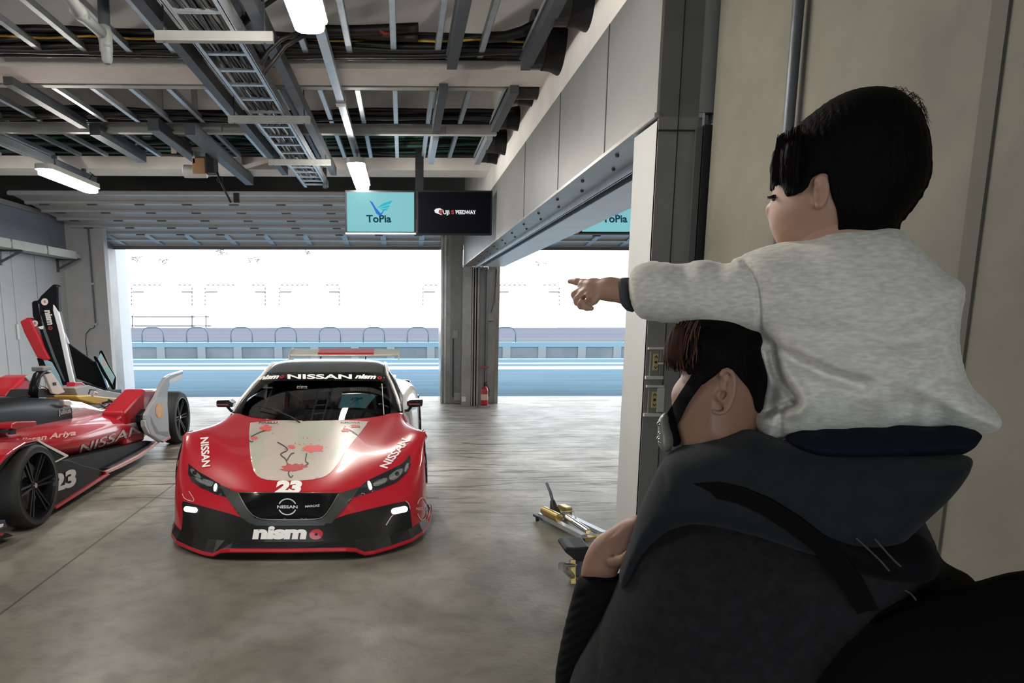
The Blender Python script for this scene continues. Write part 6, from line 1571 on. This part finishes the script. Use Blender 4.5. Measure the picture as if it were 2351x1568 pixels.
mp = body('chin_guard', g2, g2.inflate(mpO, .022, .014, -.02), mat('pale_translucent_guard', (.20,.20,.17), .35, coat=.1), man)
for (a, b, r) in ((146,1190,.004),(150,1285,.003),(140,1335,.0035),(155,1375,.003)):
    p = l2w(*pq(1480+a/4.355, 700+b/4.355, -.035), -.035); obj('metal_fitting', MB().lathe([(0,-r),(r*.8,-r*.6),(r,0),(r*.8,r*.6),(0,r)], p, 'x', 10), M['chrome'], mp, smooth=True)
# --- jacket: torso, shoulder, upper arm (one continuous surface) plus lower body
jkO = smoothpoly(pp([(1444,1283),(1455,1250),(1467,1228),(1495,1194),(1542,1160),(1593,1138),(1653,1131),(1720,1138),(1800,1150),(1900,1165),(2000,1165),(2100,1162),(2118,1190),(2142,1240),(2160,1288),(2185,1309),(2224,1320),(2260,1360),(2300,1500),(2300,1800),(1420,1800),(1330,1720),(1300,1640),(1312,1540),(1347,1475),(1380,1420),(1401,1377),(1423,1326)]), 1)
g = Grid(*bnd([jkO], .02), -.22, .20, .007)
jf = g.inflate(jkO, .155, .13, .01)
for pts, w_, dp in (([(1640,1190),(1670,1240),(1700,1300),(1712,1370),(1718,1450)], .004, .004), ([(1350,1475),(1358,1520),(1362,1568)], .006, .008), ([(1593,1140),(1640,1165),(1600,1180)], .008, .005), ([(1720,1160),(1830,1230),(1960,1340),(2100,1480)], .012, .006)):
    jf = jf+(g.C < .03)*dp*np.exp(-(g.line([pq(x,y,-.12) for x,y in pts])/w_)**2)
body('jacket', g, jf, jkm, man)
# hood edge and pack strap across the shoulder
hoO = smoothpoly(pp([(1640,1128),(1720,1120),(1800,1130),(1950,1200),(2080,1230),(2130,1230),(2165,1300),(2130,1340),(2000,1330),(1900,1280),(1780,1180)], -.10), 1)
g = Grid(*bnd([hoO], .02), -.20, .02, .005)
body('hood', g, g.inflate(hoO, .07, .05, -.095), mat('hood_black', (.006,.006,.007), .9, sheen=.02, spec=.08), man)
stc = [(1560,1142),(1600,1126),(1650,1124),(1700,1135),(1760,1162),(1820,1200),(1880,1245),(1925,1290),(1960,1340),(1990,1400)]
def cst(x): return -.10-.05*min(1,max(0,(x-1540)/260))
pts = [(pq(x,y,cst(x)), cst(x)) for x, y in stc]
mb = MB(); rows_ = []
for i, (p, c) in enumerate(pts):
    a = Vector(pts[max(0,i-1)][0]); b = Vector(pts[min(len(pts)-1,i+1)][0]); t_ = (b-a).normalized(); n_ = Vector((-t_.y,t_.x))*.012
    rows_.append([l2w(p[0]+n_.x,p[1]+n_.y,c+.004), l2w(p[0]+n_.x,p[1]+n_.y,c-.008), l2w(p[0]-n_.x,p[1]-n_.y,c-.008), l2w(p[0]-n_.x,p[1]-n_.y,c+.004)])
obj('pack_strap', mb.grid(rows_, closed=True), mat('strap_webbing', (.006,.006,.0065), .9, spec=.05, bump=.3, bscale=400), man, smooth=False)
grc = mat('zip_cord_grey', (.045,.045,.045), .6)
obj('zip_cord', MB().tube([l2w(*pq(x,y,-.172),-.172) for x,y in ((1966,1236),(1995,1262),(2022,1288),(2042,1311))], .0012, 6), grc, man)
obj('zip_cord', MB().tube([l2w(*pq(x,y,-.172),-.172) for x,y in ((2008,1237),(2030,1262),(2052,1286),(2068,1301))], .0012, 6), grc, man)
# --- forearm sleeve and hand holding the child's leg
foO = smoothpoly(pp([(1331,1318),(1345,1311),(1362,1309),(1389,1313),(1413,1322),(1440,1304),(1446,1345),(1430,1420),(1400,1520),(1380,1660),(1330,1700),(1285,1640),(1277,1568),(1278,1535),(1284,1500),(1293,1455),(1308,1392),(1322,1342)], .03), 1)
g = Grid(*bnd([foO], .015), -.05, .11, .0032)
ff_ = g.inflate(foO, .046, .044, .03)
for k in range(9):
    y = 1370+k*22; L = [pq(1290-k*1,y+30,0), pq(1330,y,0), pq(1380,y-22,0), pq(1410,y-26,0)]
    ff_ = ff_+(g.C < .04)*.0032*np.exp(-(g.line(L)/.0035)**2)
body('sleeve', g, ff_, slm, man)
haO = smoothpoly(pp([(1331,1330),(1334,1305),(1341,1279),(1352,1255),(1371,1231),(1401,1214),(1428,1196),(1449,1186),(1470,1183),(1480,1200),(1470,1250),(1460,1290),(1440,1300),(1428,1300),(1418,1310),(1413,1330)], .02), 1)
g2 = Grid(*bnd([haO], .03), -.05, .10, .002)
hf = g2.inflate(haO, .024, .026, .025)
for i, (x0,y0,c0,x1,y1,c1) in enumerate(((1455,1196,.03,1500,1190,.055),(1462,1212,.028,1508,1212,.058),(1460,1230,.026,1505,1235,.058),(1454,1250,.024,1495,1258,.054))):
    hf = smin(hf, g2.caps(P3(x0,y0,c0), P3(x1,y1,c1), .0095, .0085), .004); hf = smin(hf, g2.caps(P3(x1,y1,c1), P3(x1+14-3*i,y1+10,c1-.02), .0085, .007), .003)
hf = smin(hf, g2.caps(P3(1405,1290,.0), P3(1432,1285,-.012), .010, .009), .006); hf = smin(hf, g2.caps(P3(1432,1285,-.012), P3(1448,1268,-.016), .009,.0075), .003)
for pts, dp in (([(1400,1262),(1418,1285)], .0012), ([(1392,1240),(1420,1215)], .0014), ([(1380,1262),(1405,1240)], .0010)):
    hf = hf+(g2.C < .02)*dp*np.exp(-(g2.line([pq(x,y,0) for x,y in pts])/.003)**2)
body('hand', g2, hf, skm, man)
# lower body standing on the floor (below the picture)
cbx, cby = l2w(.02,-.5,.0).x, l2w(.02,-.5,.0).y
gg = Grid(cbx-.28, cbx+.28, cby-.22, cby+.25, -.005, 1.15, .011)
lo = smin(gg.ell((cbx,cby,1.0), (.19,.13,.22)), gg.caps((cbx-.09,cby,.92), (cbx-.11,cby,.50), .092, .066), .04)
lo = smin(lo, gg.caps((cbx-.11,cby,.50), (cbx-.12,cby+.02,.10), .066, .048), .02)
lo = smin(lo, gg.caps((cbx+.09,cby,.92), (cbx+.11,cby,.50), .092, .066), .04); lo = smin(lo, gg.caps((cbx+.11,cby,.50), (cbx+.12,cby+.02,.10), .066, .048), .02)
body('trousers', gg, lo, ptm, man, world=True)
for s in (-1,1):
    obj('shoe', MB().grid([[(cbx+s*.12+w*math.cos(t_), y, z0+max(0,math.sin(t_))*hh) for t_ in [k*math.pi/6 for k in range(12)]] for y, w, hh, z0 in ((cby-.11,.02,.03,.003),(cby-.09,.036,.075,.002),(cby,.042,.095,.001),(cby+.08,.046,.065,.001),(cby+.15,.04,.04,.002),(cby+.18,.015,.02,.004))], closed=True), slm, man, smooth=True)
# --- backpack
bpO = smoothpoly(pp([(2215,1335),(2249,1330),(2283,1317),(2351,1302),(2450,1300),(2520,1360),(2560,1800),(1850,1800),(1850,1560),(1960,1420),(2100,1350)], -.10), 1)
g = Grid(*bnd([bpO], .02), -.30, .05, .010)
bp_ = body('backpack', g, g.inflate(bpO, .13, .10, -.13), mat('backpack_black', (.005,.005,.0055), .8, spec=.06), None)
tag(bp_, 'black backpack hanging on the back of the man at the lower right corner', 'backpack')
obj('zip_pull', MB().tube([l2w(*pq(x,y,-.235),-.235) for x,y in ((2078,1356),(2090,1362),(2098,1370),(2103,1378))], .001, 5), grc, bp_)
# ---------------------------------------------------------------- skate jacks on the floor
def jack(px, py, L, ang, lab):
    c = at(px, py, Z=0); t = thing('wheel_dolly', c, lab, 'car dolly'); ca, sa = math.cos(ang), math.sin(ang)
    def q(x, y, z): return (c.x+x*ca-y*sa, c.y+x*sa+y*ca, z)
    gold = mat('dolly_gold', (.50,.38,.14), .3, .8)
    def bar(n, a, b, w, h, m, **k): return obj(n, MB().beam(q(*a), q(*b), w, h), m, t, **k)
    bar('side_rail', (0,-.09,.05), (L,-.09,.05), .05, .035, M['steel']); bar('side_rail', (0,.09,.05), (L,.09,.05), .05, .035, M['steel'])
    bar('cross_plate', (.0,-.12,.03), (.0,.16,.03), .14, .02, M['darksteel']); bar('cross_plate', (L-.02,-.10,.03), (L-.02,.10,.03), .05, .02, gold)
    bar('gold_block', (-.02,.12,.08), (.10,.12,.08), .07, .07, gold, bevel=.008)
    obj('roller', MB().tube([q(.05,-.09,.1), q(.28,-.09,.1)], .035, 14), gold, t, smooth=True, auto=40)
    obj('ram', MB().tube([q(.28,-.02,.1), q(L-.05,-.02,.07)], .022, 12), M['chrome'], t, smooth=True, auto=40)
    obj('lever', MB().tube([q(.05,.02,.08), q(-.05,.03,.22), q(-.14,.05,.27)], .013, 10), M['darksteel'], t, smooth=True)
    obj('lever_boot', MB().tube([q(.08,.02,.03), q(.03,.02,.10), q(.0,.02,.16)], [.05,.035,.02], 12), M['black'], t, smooth=True)
    for x, y in ((0,-.12),(0,.16),(L,-.1),(L,.1)): obj('caster', MB().lathe([(0,-.012),(.02,-.012),(.02,.012),(0,.012)], q(x,y,.02), 'x', 12), M['black'], t)
    obj('hose', MB().tube([q(.10,.05,.08), q(.16,.12,.10), q(.24,.10,.06), q(.26,.03,.07)], .006, 6), M['postlight'], t, smooth=True)
    return t
jack(1262, 1192, .62, -1.22, 'gold and steel car dolly with a dark lever on the floor left of the man')
t = thing('wheel_dolly', at(1320, 1350, Z=0), 'dolly with a black padded saddle and chrome handle, partly behind the forearm of the man', 'car dolly')
c = at(1330, 1335, Z=0)
def zq(a, b, Y): return at(1180+a/3.35, 1100+b/3.35, Y=Y)
Yj = 4.2
obj('saddle', MB().prism([zq(a,b,Yj) for a,b in ((388,535),(410,525),(470,530),(580,520),(600,600),(540,640),(470,628),(440,600),(395,565))], (0,.2,0)), M['black'], t, bevel=.015)
obj('chrome_handle', MB().tube([zq(378,668,Yj-.1), zq(420,720,Yj-.05), zq(490,785,Yj)], .02, 12), M['chrome'], t, smooth=True)
obj('handle_joint', MB().tube([zq(372,650,Yj-.12), zq(372,690,Yj-.12)], .026, 12).tube([zq(380,665,Yj-.12), zq(470,660,Yj)], .014, 10), M['chrome'], t, smooth=True, auto=40)
obj('frame_bar', MB().beam(zq(452,620,Yj), zq(455,850,Yj-.05), .03, .03), mat('dolly_gold', (.5,.38,.14), .3, .8), t)
obj('frame_plate', MB().prism([zq(a,b,Yj+.05) for a,b in ((440,640),(560,620),(560,900),(445,880))], (0,.05,0)), M['darksteel'], t)
